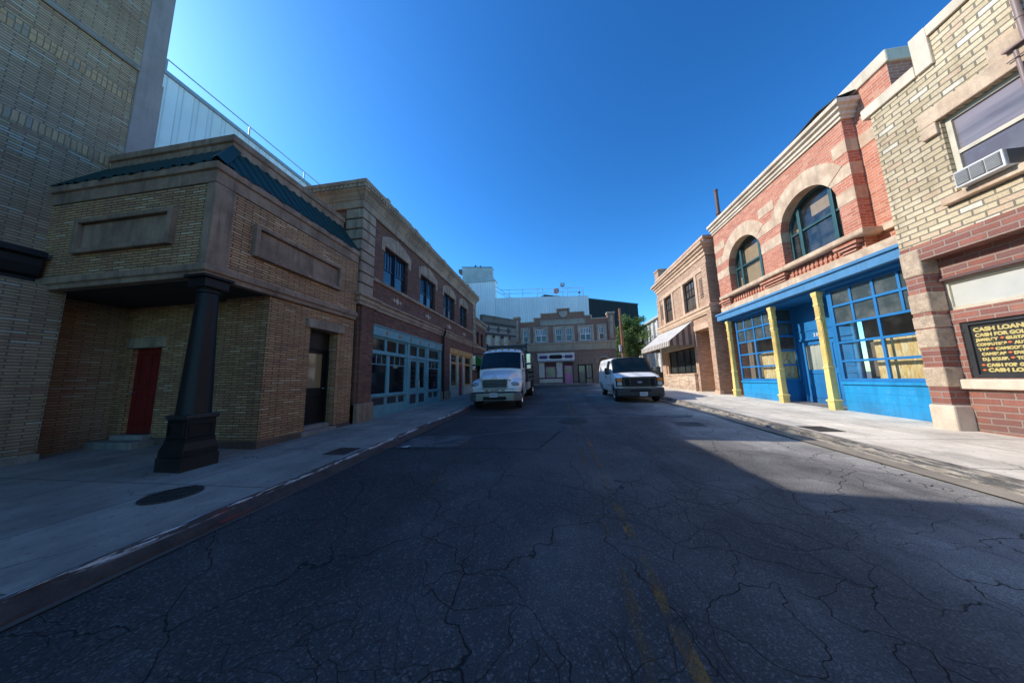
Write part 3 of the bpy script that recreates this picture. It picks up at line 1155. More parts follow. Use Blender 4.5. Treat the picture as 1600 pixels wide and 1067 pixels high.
panel_door(BK, -9.72, -8.88, .50, 2.42, cb, REDDOOR, [(.14, .45, .55, .93), (.55, .86, .55, .93), (.14, .45, .08, .46), (.55, .86, .08, .46)], .09, .08)
panel_door(LX.at(-.04), 6.09, 6.99, .50, 2.40, cb, BLACKP, [(.16, .84, .08, .36)], .30, .86, (.16, .84, .48, .95), glass_dark('amber_door_glass', (.30, .21, .10), .06, .004, .6, .3))
mb = MB()
f = LX.at(-.34)
f.box(mb, 6.09, 6.99, 2.40, 2.88, -.03, .05)
f.box(mb, 6.09, 6.14, .5, 2.40, 0.041, .07)
f.box(mb, 6.94, 6.99, .5, 2.40, 0.041, .07)
build('door_frame', mb, BLACKP, cb, bevel=.005)
# iron column
CX, CY = -5.88, 3.93
cg = gz(CY) + .13
col = build('column', MB().box(CX - .195, CX + .195, CY - .195, CY + .195, cg + .46, 1.02), BLACKP, cb, bevel=.01)
mb = MB()
mb.box(CX - .25, CX + .25, CY - .25, CY + .25, cg - .05, cg + .20)
mb.loft([[(CX + sx * r, CY + sy * r, z) for sx, sy in ((-1, -1), (1, -1), (1, 1), (-1, 1))] for r, z in ((.238, cg + .20), (.238, cg + .30), (.228, cg + .335), (.205, cg + .41), (.205, cg + .462))])
for sx, sy in ((1, 0), (0, -1), (-1, 0), (0, 1)):
    for w0, w1, h0, h1 in ((-.17, -.13, .52, .96), (.13, .17, .52, .96), (-.13, .13, .52, .565), (-.13, .13, .915, .96)):
        z0_, z1_ = h0 + (cg + .46 - .52) + .03, h1
        zz0 = cg + .49 if h0 == .52 else h0
        zz1 = zz0 + .045 if (h0 == .52 and h1 == .565) else h1
        if sx:
            xx = srt((CX + sx * .193, CX + sx * .212))
            mb.box(xx[0], xx[1], CY + w0, CY + w1, zz0, zz1)
        else:
            yy = srt((CY + sy * .193, CY + sy * .212))
            mb.box(CX + w0, CX + w1, yy[0], yy[1], zz0, zz1)
build('base', mb, BLACKP, col, bevel=.012)
mb = MB()
mb.box(CX - .222, CX + .222, CY - .222, CY + .222, 1.0, 1.075)
build('base_rim', mb, paint('chipped_rim_paint', (.016, .014, .015), .45, .9, (.22, .13, .10), scale=2.5), col, bevel=.02)
mb = MB()
rings = []
for z, r in ((1.07, .212), (1.10, .206), (2.0, .172), (3.08, .133), (3.10, .155), (3.13, .155), (3.15, .138), (3.18, .138)):
    rings.append([(CX + r * math.cos(math.pi / 16 + k * math.pi / 8), CY + r * math.sin(math.pi / 16 + k * math.pi / 8), z) for k in range(16)])
mb.loft(rings)
build('shaft', mb, BLACKP, col, smooth=True)
mb = MB()
mb.box(CX - .18, CX + .18, CY - .18, CY + .18, 3.17, 3.33)
mb.box(CX - .225, CX + .225, CY - .225, CY + .225, 3.331, 3.385)
build('capital', mb, BLACKP, col, bevel=.012)

# ------------------------------------------------------------------ tall brick tower at the far left
tw = thing('brick_tower', 'tall grey tan brick tower with mauve concrete edge at the far left', 'building', (-14, 0, 0))
TX = Fr('x', -9.78, 1)
TH = 15.5
mb = MB()
for a, b in ((4.12, 6.46), (6.72, 8.25), (8.50, 9.18), (9.30, 11.6), (11.85, TH)):
    wall(mb, TX, -12, 4.62, a, b)
wall(mb, Fr('x', -9.45, 1), -12, 4.05, -.5, 3.5)
mb.face([(-9.45, 4.05, -.5), (-10.12, 4.05, -.5), (-10.12, 4.05, 3.5), (-9.45, 4.05, 3.5)])
wall(mb, Fr('x', -10.12, 1), 4.05, 5.25, -.5, 3.5)
wall(mb, TX.at(-.1), -12, 4.62, 3.4, 4.3)
build('wall', mb, TOWERB, tw)
mb = MB()
for a, b in ((6.46, 6.72), (8.25, 8.50), (11.6, 11.85)):
    wall(mb, TX.at(.004), -12, 4.62, a, b)
build_each('soldier_course', mb, SOLDIER, tw)
mb = MB()
mb.sweep([(-9.78, -12), (-9.78, 4.60)], [(-.1, 9.18), (.05, 9.18), (.07, 9.22), (.05, 9.30), (-.1, 9.30)], 1)
mb.sweep([(-9.78, -12), (-9.78, 4.60)], [(-.1, 13.4), (.05, 13.4), (.07, 13.45), (.05, 13.6), (-.1, 13.6)], 1)
build('belt_course', mb, CONC, tw)
mb = MB()
mb.box(-10.3, -9.74, 4.60, 5.05, 3.41, 9.25)
mb.box(-10.3, -9.76, 4.62, 5.03, 9.25, TH + .1)
build('corner_pilaster', mb, MAUVE, tw, bevel=.02)
mb = MB()
mb.sweep([(-9.78, -12), (-9.78, 3.78)], [(-.4, 3.45), (.10, 3.45), (.10, 3.62), (.16, 3.66), (.22, 3.84), (.22, 3.98), (.32, 4.0), (.32, 4.11), (-.4, 4.16)], 1)
build('cornice', mb, BELTBLK, tw, bevel=.01)
mb = MB()
mb.box(-20, -9.9, -12, 4.95, 4.2, TH)
mb.box(-20, -10.2, -12, 5.19, -.5, 4.2)
build('core', mb, MAUVE, tw)
mb = MB()
mb.box(-10.2, -9.41, -12, 4.08, -.3, .36)
build_each('plinth', mb, CONC, tw, bevel=.01)

# ------------------------------------------------------------------ long white studio building behind
ws = thing('studio_building', 'long white ribbed metal studio building with a roof railing rising behind the tan corner building', 'building', (-22, 20, .5))
mb = MB()
mb.box(-30, -18, 9.1, 46, .2, 16.65)
build('wall', mb, WHITEMETAL, ws)
mb = MB()
mb.box(-30.05, -17.91, 9.05, 46.05, 16.5, 16.70)
build('roof_edge', mb, plain('grey_flashing', (.33, .36, .40), .45), ws)
rl = MB()
for y in (9.3, 13.1, 17.0, 20.9, 24.8, 28.7, 32.6, 36.5, 40.4, 44.3):
    rl.tube((-18.02, y, 16.6), (-18.02, y, 17.36), .036, 8)
rl.tube((-18.02, 9.3, 17.36), (-18.02, 44.3, 17.36), .031, 8)
build('railing', rl, plain('pale_railing', (.34, .37, .40), .5), ws)

# ------------------------------------------------------------------ red-brown brick commercial building with teal shopfront
cm = thing('commercial_building', 'dark red brick two storey building with stone cornice, quoins and a teal shopfront', 'building', (-10, 14, .5))
C = Fr('x', -5.90, 1)
wins = [(8.94, 10.60), (11.71, 13.36), (14.47, 16.17), (17.20, 18.66)]
ops = [dict(u0=a, u1=b, z0=5.03, z1=6.38, depth=.16) for a, b in wins]
ops.append(dict(u0=8.42, u1=14.15, z0=.0, z1=3.40, depth=.14, nosill=True))
ops.append(dict(u0=15.36, u1=19.80, z0=.0, z1=3.42, depth=.14, nosill=True))
mb = MB()
wall(mb, C, 7.72, 20.6, 0, 7.3, ops)
wall(mb, Fr('y', 7.72, -1), -14, -5.9, 0, 7.3)
mb.face([(-14, 20.6, 0), (-5.9, 20.6, 0), (-5.9, 20.6, 7.3), (-14, 20.6, 7.3)])
C.box(mb, 7.80, 8.40, .86, 3.92, -.05, .07)
C.box(mb, 14.22, 15.32, .50, 3.95, -.05, .05)
C.box(mb, 19.86, 20.56, .60, 3.95, -.05, .05)
build('wall', mb, REDDK, cm)
mb = MB()
mb.box(-14, -6.2, 8.0, 20.5, 7.2, 7.5)
build('roof', mb, CONC, cm)
pth = [(-9.5, 7.72), (-5.90, 7.72), (-5.90, 20.6), (-9.5, 20.6)]
mb = MB()
mb.sweep(pth, [(-.1, 7.08), (.07, 7.08), (.09, 7.11), (.09, 7.33), (.12, 7.35), (.12, 7.40), (.15, 7.44), (.20, 7.54), (.27, 7.60), (.28, 7.63), (.26, 7.63), (.26, 7.76), (.30, 7.78), (.30, 7.90), (-.1, 7.92)], 1)
build('cornice', mb, STONE2, cm, bevel=.008)
mb = MB()
C.box(mb, 7.5, 20.8, 7.65, 7.74, .2, .272)
Fr('y', 7.72, -1).box(mb, -9.4, -5.66, 7.65, 7.74, .2, .272)
y = 7.5
while y < 20.8:
    w = random.uniform(.09, .12)
    C.box(mb, y, y + w, 7.645, 7.745, .2, .305)
    y += w + random.uniform(.05, .07)
x = -9.4
while x < -5.65:
    w = .10
    Fr('y', 7.72, -1).box(mb, x, x + w, 7.645, 7.745, .2, .305)
    x += w + .06
build('dentil_band', mb, STONE2, cm)
mb = MB()
C.box(mb, 7.42, 20.85, 7.86, 7.91, -.06, .235)
y = 7.42
while y < 20.7:
    w = random.uniform(.18, .42)
    h = random.choice([.0, .02, .035, .05, .065, .05, .03]) * (1.6 if random.random() < .12 else 1) * (1.35 if y < 10 else 1)
    d = random.uniform(.24, .31)
    if h > 0:
        C.box(mb, y, min(y + w - .01, 20.85), 7.89, 7.905 + h, -.05, d)
    y += w
build('cresting', mb, STONE2, cm, bevel=.012)
mb = MB()
for z in [4.27 + .352 * i for i in range(8)]:
    C.box(mb, 7.64, 8.29, z, z + .31, -.1, .085)
    C.box(mb, 19.94, 20.68, z, z + .31, -.1, .085)
    Fr('y', 7.72, -1).box(mb, -6.42, -5.95, z + .002, z + .308, -.05, .085)
build_each('quoin', mb, STONE2, cm, bevel=.022)
mb = MB()
mb.box(-6.35, -5.86, 7.68, 8.27, 4.25, 7.09)
mb.box(-6.35, -5.86, 19.97, 20.63, 4.25, 7.09)
build_each('quoin_backing', mb, stone('dark_joint_stone', (.11, .085, .07), .3, 2), cm)
belt = [(-.1, 3.90), (.05, 3.90), (.05, 3.99), (.09, 4.02), (.09, 4.12), (.16, 4.17), (.16, 4.23), (-.1, 4.26)]
mb = MB()
mb.sweep([(-5.90, 8.43), (-5.90, 14.19)], belt, 1)
mb.sweep([(-5.90, 15.35), (-5.90, 19.84)], belt, 1)
mb.sweep([(-6.6, 7.66), (-5.83, 7.66), (-5.83, 8.46), (-5.92, 8.46)], belt, 1)
mb.sweep([(-5.92, 14.17), (-5.85, 14.17), (-5.85, 15.37), (-5.92, 15.37)], belt, 1)
mb.sweep([(-5.92, 19.82), (-5.85, 19.82), (-5.85, 20.62), (-6.4, 20.62)], belt, 1)
build('belt_course', mb, STONE2, cm, bevel=.008)
mb = MB()
mb.sweep([(-5.90, 8.30), (-5.90, 19.93)], [(-.05, 4.88), (.05, 4.88), (.08, 4.91), (.08, 5.0), (-.05, 5.025)], 1)
build('sill_course', mb, STONE2, cm, bevel=.008)
mb = MB()
C.box(mb, 7.72, 8.48, .1, .90, -.2, .13)
C.box(mb, 14.17, 15.35, .3, .98, -.2, .11)
C.box(mb, 19.82, 20.62, .3, 1.0, -.2, .11)
build_each('pier_base', mb, STONE2, cm, bevel=.02)
mb = MB()
for a, b in wins:
    c = (a + b) / 2
    pts_o = [(a - .20, 6.16), (a - .20, 6.66), (c - .45, 6.90), (c + .45, 6.90), (b + .20, 6.66), (b + .20, 6.16)]
    pts_i = [(a - .01, 6.16), (a - .01, 6.40), (c - .45, 6.41), (c + .45, 6.41), (b + .01, 6.40), (b + .01, 6.16)]
    for i in range(5):
        C.poly(mb, [pts_o[i], pts_o[i + 1], pts_i[i + 1], pts_i[i]], -.04, .035)
    C.poly(mb, [(c - .10, 6.38), (c + .10, 6.38), (c + .14, 6.94), (c - .14, 6.94)], -.04, .055)
build_each('window_hood', mb, STONE2, cm, bevel=.01)
for a, b in wins:
    c = (a + b) / 2
    window(cm, C, a, c - .03, 5.03, 6.38, .11, NAVY, GLASSB, (), (.44,), .05, .05, subcols=[(.46, 1, (.25, .5, .75))])
    window(cm, C, c + .03, b, 5.03, 6.38, .11, NAVY, GLASSB, (), (.44,), .05, .05, subcols=[(.46, 1, (.25, .5, .75))])
    m = MB()
    C.box(m, c - .03, c + .03, 5.03, 6.38, -.20, -.06)
    build('mullion', m, NAVY, cm, bevel=.006)
mb = MB()
for yc in (9.85, 12.55, 15.32, 18.0):
    for dy, r in ((0, .14), (-.22, .075), (.22, .075)):
        C.poly(mb, [(yc + dy - r, 4.56), (yc + dy, 4.56 - r), (yc + dy + r, 4.56), (yc + dy, 4.56 + r)], -.02, .03)
build_each('ornament', mb, STONEL, cm, bevel=.006)
# downpipe beside the second pier
mb = MB()
mb.tube((-5.78, 14.24, .6), (-5.78, 14.24, 3.85), .05, 10)
mb.tube((-5.78, 14.24, 3.85), (-5.70, 14.24, 4.0), .05, 10)
mb.tube((-5.70, 14.24, 4.0), (-5.70, 14.24, 4.3), .06, 10)
for z in (1.2, 2.6, 3.6):
    mb.tube((-5.78, 14.24, z), (-5.78, 14.24, z + .05), .065, 10)
build('downpipe', mb, BLACKP, cm, smooth=True)
# teal shopfront
S = C.at(-.02)
sops = []


def op(a, b, c, d, dep=.05):
    sops.append(dict(u0=a, u1=b, z0=c, z1=d, depth=dep))
    return sops[-1]


for a, b in ((8.52, 9.22), (9.34, 9.98), (10.08, 10.62), (10.98, 11.62), (11.76, 12.40), (12.74, 13.92)):
    op(a, b, 2.60, 3.00)
tallw = [(8.50, 9.36), (9.54, 10.60), (12.74, 13.92)]
for a, b in tallw:
    op(a, b, 1.14, 2.46)
dr = [(11.06, 11.58), (11.84, 12.36)]
for a, b in dr:
    op(a, b, 1.25, 2.36)
lows = [(8.58, 9.28), (9.44, 10.06), (10.16, 10.60), (11.04, 11.60), (11.82, 12.38), (12.76, 13.22), (13.34, 13.84)]
for i, (a, b) in enumerate(lows):
    op(a, b, .76 if i not in (3, 4) else .62, 1.0, .03)
mb = MB()
wall(mb, S, 8.42, 14.15, .1, 3.08, sops, .05)
build('shopfront', mb, TEAL, cm)
mb = MB()
S.box(mb, 8.42, 14.15, 3.082, 3.40, -.1, .09)
S.box(mb, 8.40, 14.17, 3.38, 3.42, -.1, .13)
S.box(mb, 8.42, 14.15, 3.05, 3.081, -.1, .06)
build('fascia', mb, TEAL, cm, bevel=.008)
mb = MB()
for u in (10.72, 12.52, 14.00):
    S.box(mb, u, u + .14, .2, 3.05, -.02, .055)
S.box(mb, 8.42, 10.71, 2.47, 2.56, -.02, .045)
S.box(mb, 10.87, 12.51, 2.47, 2.56, -.02, .045)
S.box(mb, 12.67, 13.99, 2.47, 2.56, -.02, .045)
S.box(mb, 8.42, 10.71, 1.04, 1.11, -.02, .06)
S.box(mb, 12.67, 13.99, 1.04, 1.11, -.02, .06)
S.box(mb, 11.69, 11.73, .5, 2.4, -.02, .02)
S.box(mb, 8.42, 10.71, .1, .50, -.02, .03)
S.box(mb, 12.67, 13.99, .1, .60, -.02, .03)
for a, b in tallw:
    n = 3
    S.box(mb, a, b, 2.11, 2.145, -.045, -.012)
    for q in range(1, n):
        u = a + (b - a) * q / n
        S.box(mb, u - .014, u + .014, 2.145, 2.46, -.045, -.016)
build('shopfront_trim', mb, TEAL, cm, bevel=.006)
mb = MB()
for a, b in ((8.52, 9.22), (9.34, 9.98), (10.08, 10.62), (10.98, 11.62), (11.76, 12.40), (12.74, 13.92)):
    mb.face([S.p(a, 2.60, -.045), S.p(b, 2.60, -.045), S.p(b, 3.0, -.045), S.p(a, 3.0, -.045)])
for a, b in tallw:
    mb.face([S.p(a, 1.14, -.045), S.p(b, 1.14, -.045), S.p(b, 2.46, -.045), S.p(a, 2.46, -.045)])
for a, b in dr:
    mb.face([S.p(a, 1.25, -.045), S.p(b, 1.25, -.045), S.p(b, 2.36, -.045), S.p(a, 2.36, -.045)])
build_each('glazing', mb, GLASSD, cm)
mb = MB()
for i, (a, b) in enumerate(lows):
    S.box(mb, a, b, .76 if i not in (3, 4) else .62, 1.0, -.06, -.027)
build_each('kick_panel', mb, TEALD, cm)
mb = MB()
for u in (11.66, 11.76):
    mb.tube(S.p(u, 1.25, .05), S.p(u, 1.55, .05), .012)
    mb.tube(S.p(u, 1.25, .05), S.p(u, 1.25, -.01), .012)
    mb.tube(S.p(u, 1.55, .05), S.p(u, 1.55, -.01), .012)
build_each('handle', mb, STEEL, cm)
mb = MB()
for u in (9.18, 10.02, 10.86, 11.72, 12.56, 13.40):
    mb.lathe([(0.0, -.0), (.085, 0.0), (.07, .025), (.03, .03), (.025, .045), (0, .05)], S.p(u, 3.235, .088), axis='x', seg=8)
build_each('medallion', mb, plain('ochre_medallion', (.42, .26, .12), .6), cm)
# ochre shopfront
sops = []
for a, b in ((15.62, 16.55), (18.30, 19.45)):
    op(a, b, 1.28, 2.50)
    op(a, b, 2.62, 3.02)
op(16.98, 17.66, 2.62, 3.02)
mb = MB()
wall(mb, S, 15.36, 19.80, 1.20, 3.10, sops + [dict(u0=16.92, u1=17.72, z0=1.2, z1=2.55, depth=.05, nosill=True)], .05)
S.box(mb, 15.36, 19.80, 3.102, 3.40, -.05, .08)
build('ochre_shopfront', mb, ORANGEP, cm, bevel=.005)
mb = MB()
for u in (15.38, 16.68, 17.78, 19.55):
    S.box(mb, u, u + .20, 1.22, 3.09, -.02, .05)
S.box(mb, 15.36, 16.90, .4, 1.20, -.1, .05)
S.box(mb, 17.74, 19.80, .4, 1.20, -.1, .05)
S.box(mb, 15.36, 16.90, 1.10, 1.21, 0, .08)
S.box(mb, 17.74, 19.80, 1.10, 1.21, 0, .08)
build('wainscot', mb, CREAMP, cm, bevel=.006)
mb = MB()
for a, b in ((15.62, 16.55), (18.30, 19.45)):
    mb.face([S.p(a, 1.28, -.045), S.p(b, 1.28, -.045), S.p(b, 3.02, -.045), S.p(a, 3.02, -.045)])
mb.face([S.p(16.98, 2.62, -.045), S.p(17.66, 2.62, -.045), S.p(17.66, 3.02, -.045), S.p(16.98, 3.02, -.045)])
build_each('glazing', mb, GLASSD, cm)
panel_door(S, 16.92, 17.72, .55, 2.55, cm, REDDOOR2, [(.18, .82, .07, .36)], .03, .9, (.25, .75, .42, .9), GLASSD)
mb = MB()
for u in (15.9, 16.7, 17.5, 18.3, 19.1):
    mb.lathe([(0, 0), (.07, 0), (.05, .02), (0, .025)], S.p(u, 3.26, .078), axis='x', seg=8)
build_each('medallion', mb, plain('ochre_medallion', (.42, .26, .12), .6), cm)

# ------------------------------------------------------------------ small brick building and grey angled building at the end on the left
sb = thing('brick_building', 'small plain brick building with two narrow windows and a green awning behind the truck', 'building', (-9, 22.5, .6))
B = Fr('x', -5.95, 1)
mb = MB()
sops = [dict(u0=21.32, u1=21.95, z0=4.22, z1=5.33, depth=.15), dict(u0=22.62, u1=23.25, z0=4.22, z1=5.33, depth=.15), dict(u0=21.4, u1=23.4, z0=.6, z1=3.0, depth=.15, nosill=True)]
wall(mb, B, 20.6, 24.2, .2, 5.85, sops)
mb.face([(-12, 24.2, .2), (-5.95, 24.2, .2), (-5.95, 24.2, 6.2), (-12, 24.2, 6.2)])
build('wall', mb, REDDK, sb)
mb = MB()
mb.sweep([(-5.95, 20.62), (-5.95, 24.2), (-9, 24.2)], [(-.1, 5.80), (.04, 5.80), (.10, 5.95), (.10, 6.1), (.20, 6.16), (.20, 6.30), (-.1, 6.32)], 1)
mb.sweep([(-5.95, 20.64), (-5.95, 24.2)], [(-.1, 3.98), (.06, 3.98), (.10, 4.1), (.10, 4.2), (-.1, 4.22)], 1)
mb.box(-12, -6.05, 20.7, 24.1, 5.9, 6.1)
build('cornice', mb, STONE2, sb, bevel=.01)
for a, b in ((21.32, 21.95), (22.62, 23.25)):
    window(sb, B, a, b, 4.22, 5.33, .10, BLACKP, GLASSD, (), (.5,), .05, .04)
mb = MB()
mb.box(-6.3, -6.1, 21.3, 23.5, .5, 3.1)
build('shopfront', mb, BLACK, sb)
mb = MB()
for p in ((21.0, 23.5),):
    a, b = p
    mb.hexa([(-5.94, a, 3.35), (-5.94, b, 3.35), (-4.95, b, 2.65), (-4.95, a, 2.65)], [(-5.94, a, 3.30), (-5.94, b, 3.30), (-4.95, b, 2.60), (-4.95, a, 2.60)])
    mb.hexa([(-4.95, a, 2.65), (-4.95, b, 2.65), (-4.95, b, 2.40), (-4.95, a, 2.40)], [(-4.97, a, 2.65), (-4.97, b, 2.65), (-4.97, b, 2.40), (-4.97, a, 2.40)])
    mb.hexa([(-5.94, a, 3.3), (-4.96, a, 2.6), (-5.94, a, 2.6)], [(-5.94, a + .02, 3.3), (-4.96, a + .02, 2.6), (-5.94, a + .02, 2.6)])
build('awning', mb, paint('green_canvas', (.02, .20, .035), .7, 0), sb)

ab_a, ab_b = Vector((-6.85, 26.5, 0)), Vector((-4.02, 29.95, 0))
abl = (ab_b - ab_a).length
ab = thing('angled_building', 'grey stone faced building set at an angle with a dark cross frieze', 'building', (ab_a.x, ab_a.y, 0))
ab['_w'] = (0, 0, 0)
ab.rotation_euler = (0, 0, math.atan2(ab_b.y - ab_a.y, ab_b.x - ab_a.x))
A = Fr('y', 0, -1)
wx = [(.58, 1.22), (1.62, 2.26), (2.75, 3.40)]
aops = [dict(u0=a, u1=b, z0=4.5, z1=5.85, depth=.12) for a, b in wx]
mb = MB()
wall(mb, A, 0, abl, .3, 7.2, aops)
mb.box(-.01, abl, .3, 4, .3, 7.1)
build('wall', mb, stone('grey_rendered_wall', (.28, .25, .21), .3, 1.2, .4), ab)
mb = MB()
A.box(mb, -.05, abl + .05, 7.2, 7.75, -.3, .10)
A.box(mb, -.08, abl + .08, 7.75, 7.88, -.3, .16)
build('parapet', mb, stone('dark_parapet_stone', (.17, .145, .125), .3, 1.5, .4), ab, bevel=.02)
mb = MB()
DK = stone('dark_frieze_stone', (.06, .058, .058), .3, 2)
A.box(mb, 0, abl, 6.95, 7.20, -.1, .05)
A.box(mb, 0, abl, 5.98, 6.16, -.1, .05)
for u in (.75, 2.05, 3.4):
    A.box(mb, u - .11, u + .11, 6.28, 6.86, -.1, .04)
    A.box(mb, u - .32, u + .32, 6.50, 6.64, -.1, .037)
for u in (1.4, 2.75):
    A.box(mb, u - .35, u + .35, 6.54, 6.60, -.1, .03)
build('frieze', mb, DK, ab)
for a, b in wx:
    window(ab, A, a, b, 4.5, 5.85, .05, OFFW, glass_dark('amber_reflecting_glass', (.26, .17, .08), .1, .01, .7, .2), (), (.42,), .07, .05)
    mb = MB()
    A.box(mb, a - .20, a - .08, 5.72, 5.95, -.02, .12)
    A.box(mb, b + .08, b + .20, 5.72, 5.95, -.02, .12)
    build_each('bracket', mb, DK, ab)

# ------------------------------------------------------------------ end building across the street
eb = thing('end_building', 'two storey faded brick building with stepped gable closing the end of the street', 'building', (1, 31, .9))
EY = Fr('y', 31, -1)
outl = [(-3.65, -2.12, 7.68), (-2.12, -1.36, 8.12), (-1.36, .42, 8.57), (.42, 1.83, 9.03), (1.83, 3.37, 8.57), (3.37, 4.10, 8.12), (4.10, 5.75, 7.76)]
ew = [(-3.35, -2.78, 0), (-1.98, -.76, 1), (.20, .92, 0), (1.30, 2.00, 0), (2.80, 4.00, 1), (4.78, 5.34, 0)]
mb = MB()
eops = [dict(u0=a, u1=b, z0=5.47, z1=6.93, depth=.14) for a, b, _ in ew]
wall(mb, EY, -3.65, 5.75, 5.25, 7.2, eops)
for a, b, z in outl:
    wall(mb, EY, a, b, 7.2, z)
mb.box(-3.6, 6.4, 31.55, 32.3, .3, 7.5)
build('wall', mb, FARRED, eb)
mb = MB()
gops = [dict(u0=-3.40, u1=-2.45, z0=.5, z1=2.75, arch=.45, depth=.4, nosill=True),
        dict(u0=-1.76, u1=1.95, z0=.5, z1=3.30, depth=.12, nosill=True),
        dict(u0=2.37, u1=3.92, z0=.5, z1=2.95, depth=.35, nosill=True),
        dict(u0=4.48, u1=5.72, z0=.5, z1=2.95, arch=.62, depth=.5, nosill=True)]
wall(mb, EY, -4.35, 6.45, .3, 4.55, gops)
mb.face([(6.45, 31, .3), (6.45, 32.3, .3), (6.45, 32.3, 7.7), (6.45, 31, 7.7)])
build('lower_wall', mb, FARBRK, eb)
mb = MB()
EY.box(mb, -4.36, 6.46, 4.55, 5.26, -.2, .03)
EY.box(mb, -4.36, 6.50, 4.47, 4.60, -.2, .10)
build('concrete_band', mb, stone('tan_concrete_band', (.40, .33, .23), .25, .9, .5), eb, bevel=.01)
mb = MB()
EY.box(mb, -4.4, 6.50, 5.26, 5.40, -.2, .14)
EY.box(mb, -4.4, 6.48, 5.20, 5.261, -.2, .09)
build('sill_course', mb, GREYST, eb, bevel=.01)
mb = MB()
for a, b, z in outl:
    EY.box(mb, a - .04, b + .04, z, z + .11, -.3, .09)
for u, za, zb in ((-2.12, 7.68, 8.12), (-1.36, 8.12, 8.57), (.42, 8.57, 9.03)):
    EY.box(mb, u - .04, u + .10, za + .112, zb - .002, -.3, .088)
for u, za, zb in ((4.10, 7.76, 8.12), (3.37, 8.12, 8.57), (1.83, 8.57, 9.03)):
    EY.box(mb, u - .10, u + .04, za + .112, zb - .002, -.3, .088)
build('coping', mb, GREYST, eb, bevel=.01)
mb = MB()
for a, b in ((-4.35, -3.65), (5.75, 6.45)):
    EY.box(mb, a, b, 5.41, 8.22, -.6, .16)
build_each('end_pier', mb, FARRED, eb, bevel=.01)
mb = MB()
for a, b in ((-4.35, -3.65), (5.75, 6.45)):
    EY.box(mb, a - .06, b + .06, 8.222, 8.42, -.66, .23)
    EY.box(mb, a + .18, b - .18, 5.6, 8.05, 0, .175)
build_each('pier_cap', mb, GREYST, eb, bevel=.015)
mb = MB()
for a, b in ((-3.63, -2.55), (-2.22, -.55), (-.05, 2.22), (2.58, 4.25), (4.55, 5.60)):
    hs = [w for w in ew if a < w[0] < b]
    pts = sorted([a] + [x for w in hs for x in (w[0] - .01, w[1] + .01)] + [b])
    for i in range(0, len(pts), 2):
        EY.box(mb, pts[i], pts[i + 1], 5.41, 7.16, -.1, .045)
    for w in hs:
        EY.box(mb, w[0] - .01, w[1] + .01, 6.94, 7.158, -.1, .042)
build_each('window_surround', mb, GREYST, eb, bevel=.008)
mb = MB()
EY.box(mb, -1.42, 3.46, 7.28, 7.37, -.1, .08)
EY.box(mb, -1.42, 3.46, 7.79, 7.88, -.1, .08)
EY.box(mb, -1.42, -1.33, 7.37, 7.79, -.1, .077)
EY.box(mb, 3.37, 3.46, 7.37, 7.79, -.1, .077)
EY.box(mb, -1.33, 3.37, 7.37, 7.79, -.1, .03)
EY.poly(mb, [(.68, 8.80), (1.58, 8.80), (1.58, 8.45), (1.40, 8.20), (1.13, 8.10), (.86, 8.20), (.68, 8.45)], -.05, .07)
build_each('stone_panel', mb, stone('panel_stone', (.38, .34, .28), .2, 2), eb, bevel=.012)
FARG = glass_dark('far_window_glass', (.05, .05, .055), .08, .01, .6, .5)
for a, b, dbl in ew:
    if dbl:
        window(eb, EY, a, b, 5.47, 6.93, .05, WHITEP, FARG, (.5,), (.5,), .09, .10, subcols=[(.5, 1, (.17, .33, .67, .83))])
    else:
        window(eb, EY, a, b, 5.47, 6.93, .05, WHITEP, FARG, (), (.48,), .08, .06, subcols=[(.5, 1, (.33, .66))])
# arches
mb = MB()
for a, b, z, r in ((4.48, 5.72, 2.95, .62), (-3.40, -2.45, 2.75, .45)):
    c, h = (a + b) / 2, (b - a) / 2
    n = 14
    for i in range(n):
        t0, t1 = math.pi * i / n, math.pi * (i + 1) / n
        ri, ro = 1.0, 1 + .26 / h
        q = [(c + h * ri * math.cos(t0), z + r * ri * math.sin(t0)), (c + h * ro * math.cos(t0), z + r * ro * math.sin(t0)), (c + h * ro * math.cos(t1), z + r * ro * math.sin(t1)), (c + h * ri * math.cos(t1), z + r * ri * math.sin(t1))]
        EY.poly(mb, q, -.05, .05)
build_each('arch_surround', mb, stone('faded_arch_stone', (.30, .25, .21), .25, 2), eb)
mb = MB()
mb.face([(4.4, 31.5, .3), (5.8, 31.5, .3), (5.8, 31.5, 3.7), (4.4, 31.5, 3.7)])
build('arch_infill', mb, stone('ochre_plaster', (.36, .25, .14), .3, 2), eb)
mb = MB()
mb.face([(-3.5, 31.4, .3), (-2.4, 31.4, .3), (-2.4, 31.4, 3.3), (-3.5, 31.4, 3.3)])
build('dark_doorway', mb, BLACK, eb)
# little shopfront
mb = MB()
EY.box(mb, -1.72, -1.12, 1.62, 3.25, -.12, -.03)
EY.box(mb, .15, .78, 1.62, 3.25, -.12, -.03)
EY.box(mb, -1.70, .76, 1.06, 1.50, -.12, -.03)
build_each('white_panel', mb, CREAMP, eb, bevel=.01)
mb = MB()
EY.box(mb, -1.76, .80, .9, 1.06, -.12, -.02)
EY.box(mb, -1.76, .80, 1.50, 1.62, -.12, .0)
EY.box(mb, .80, .98, .9, 3.29, -.12, -.01)
EY.box(mb, 1.85, 1.95, .9, 3.29, -.12, -.01)
EY.box(mb, -1.12, -1.0, 1.62, 3.25, -.12, -.02)
EY.box(mb, .04, .15, 1.62, 3.25, -.12, -.02)
EY.box(mb, -1.0, .04, 2.78, 2.88, -.12, -.02)
build('shop_trim', mb, PLUM, eb)
mb = MB()
EY.box(mb, -.98, .02, 2.92, 3.24, -.12, -.06)
build_each('transom_panel', mb, stone('rust_transom', (.14, .05, .04), .3, 3), eb)
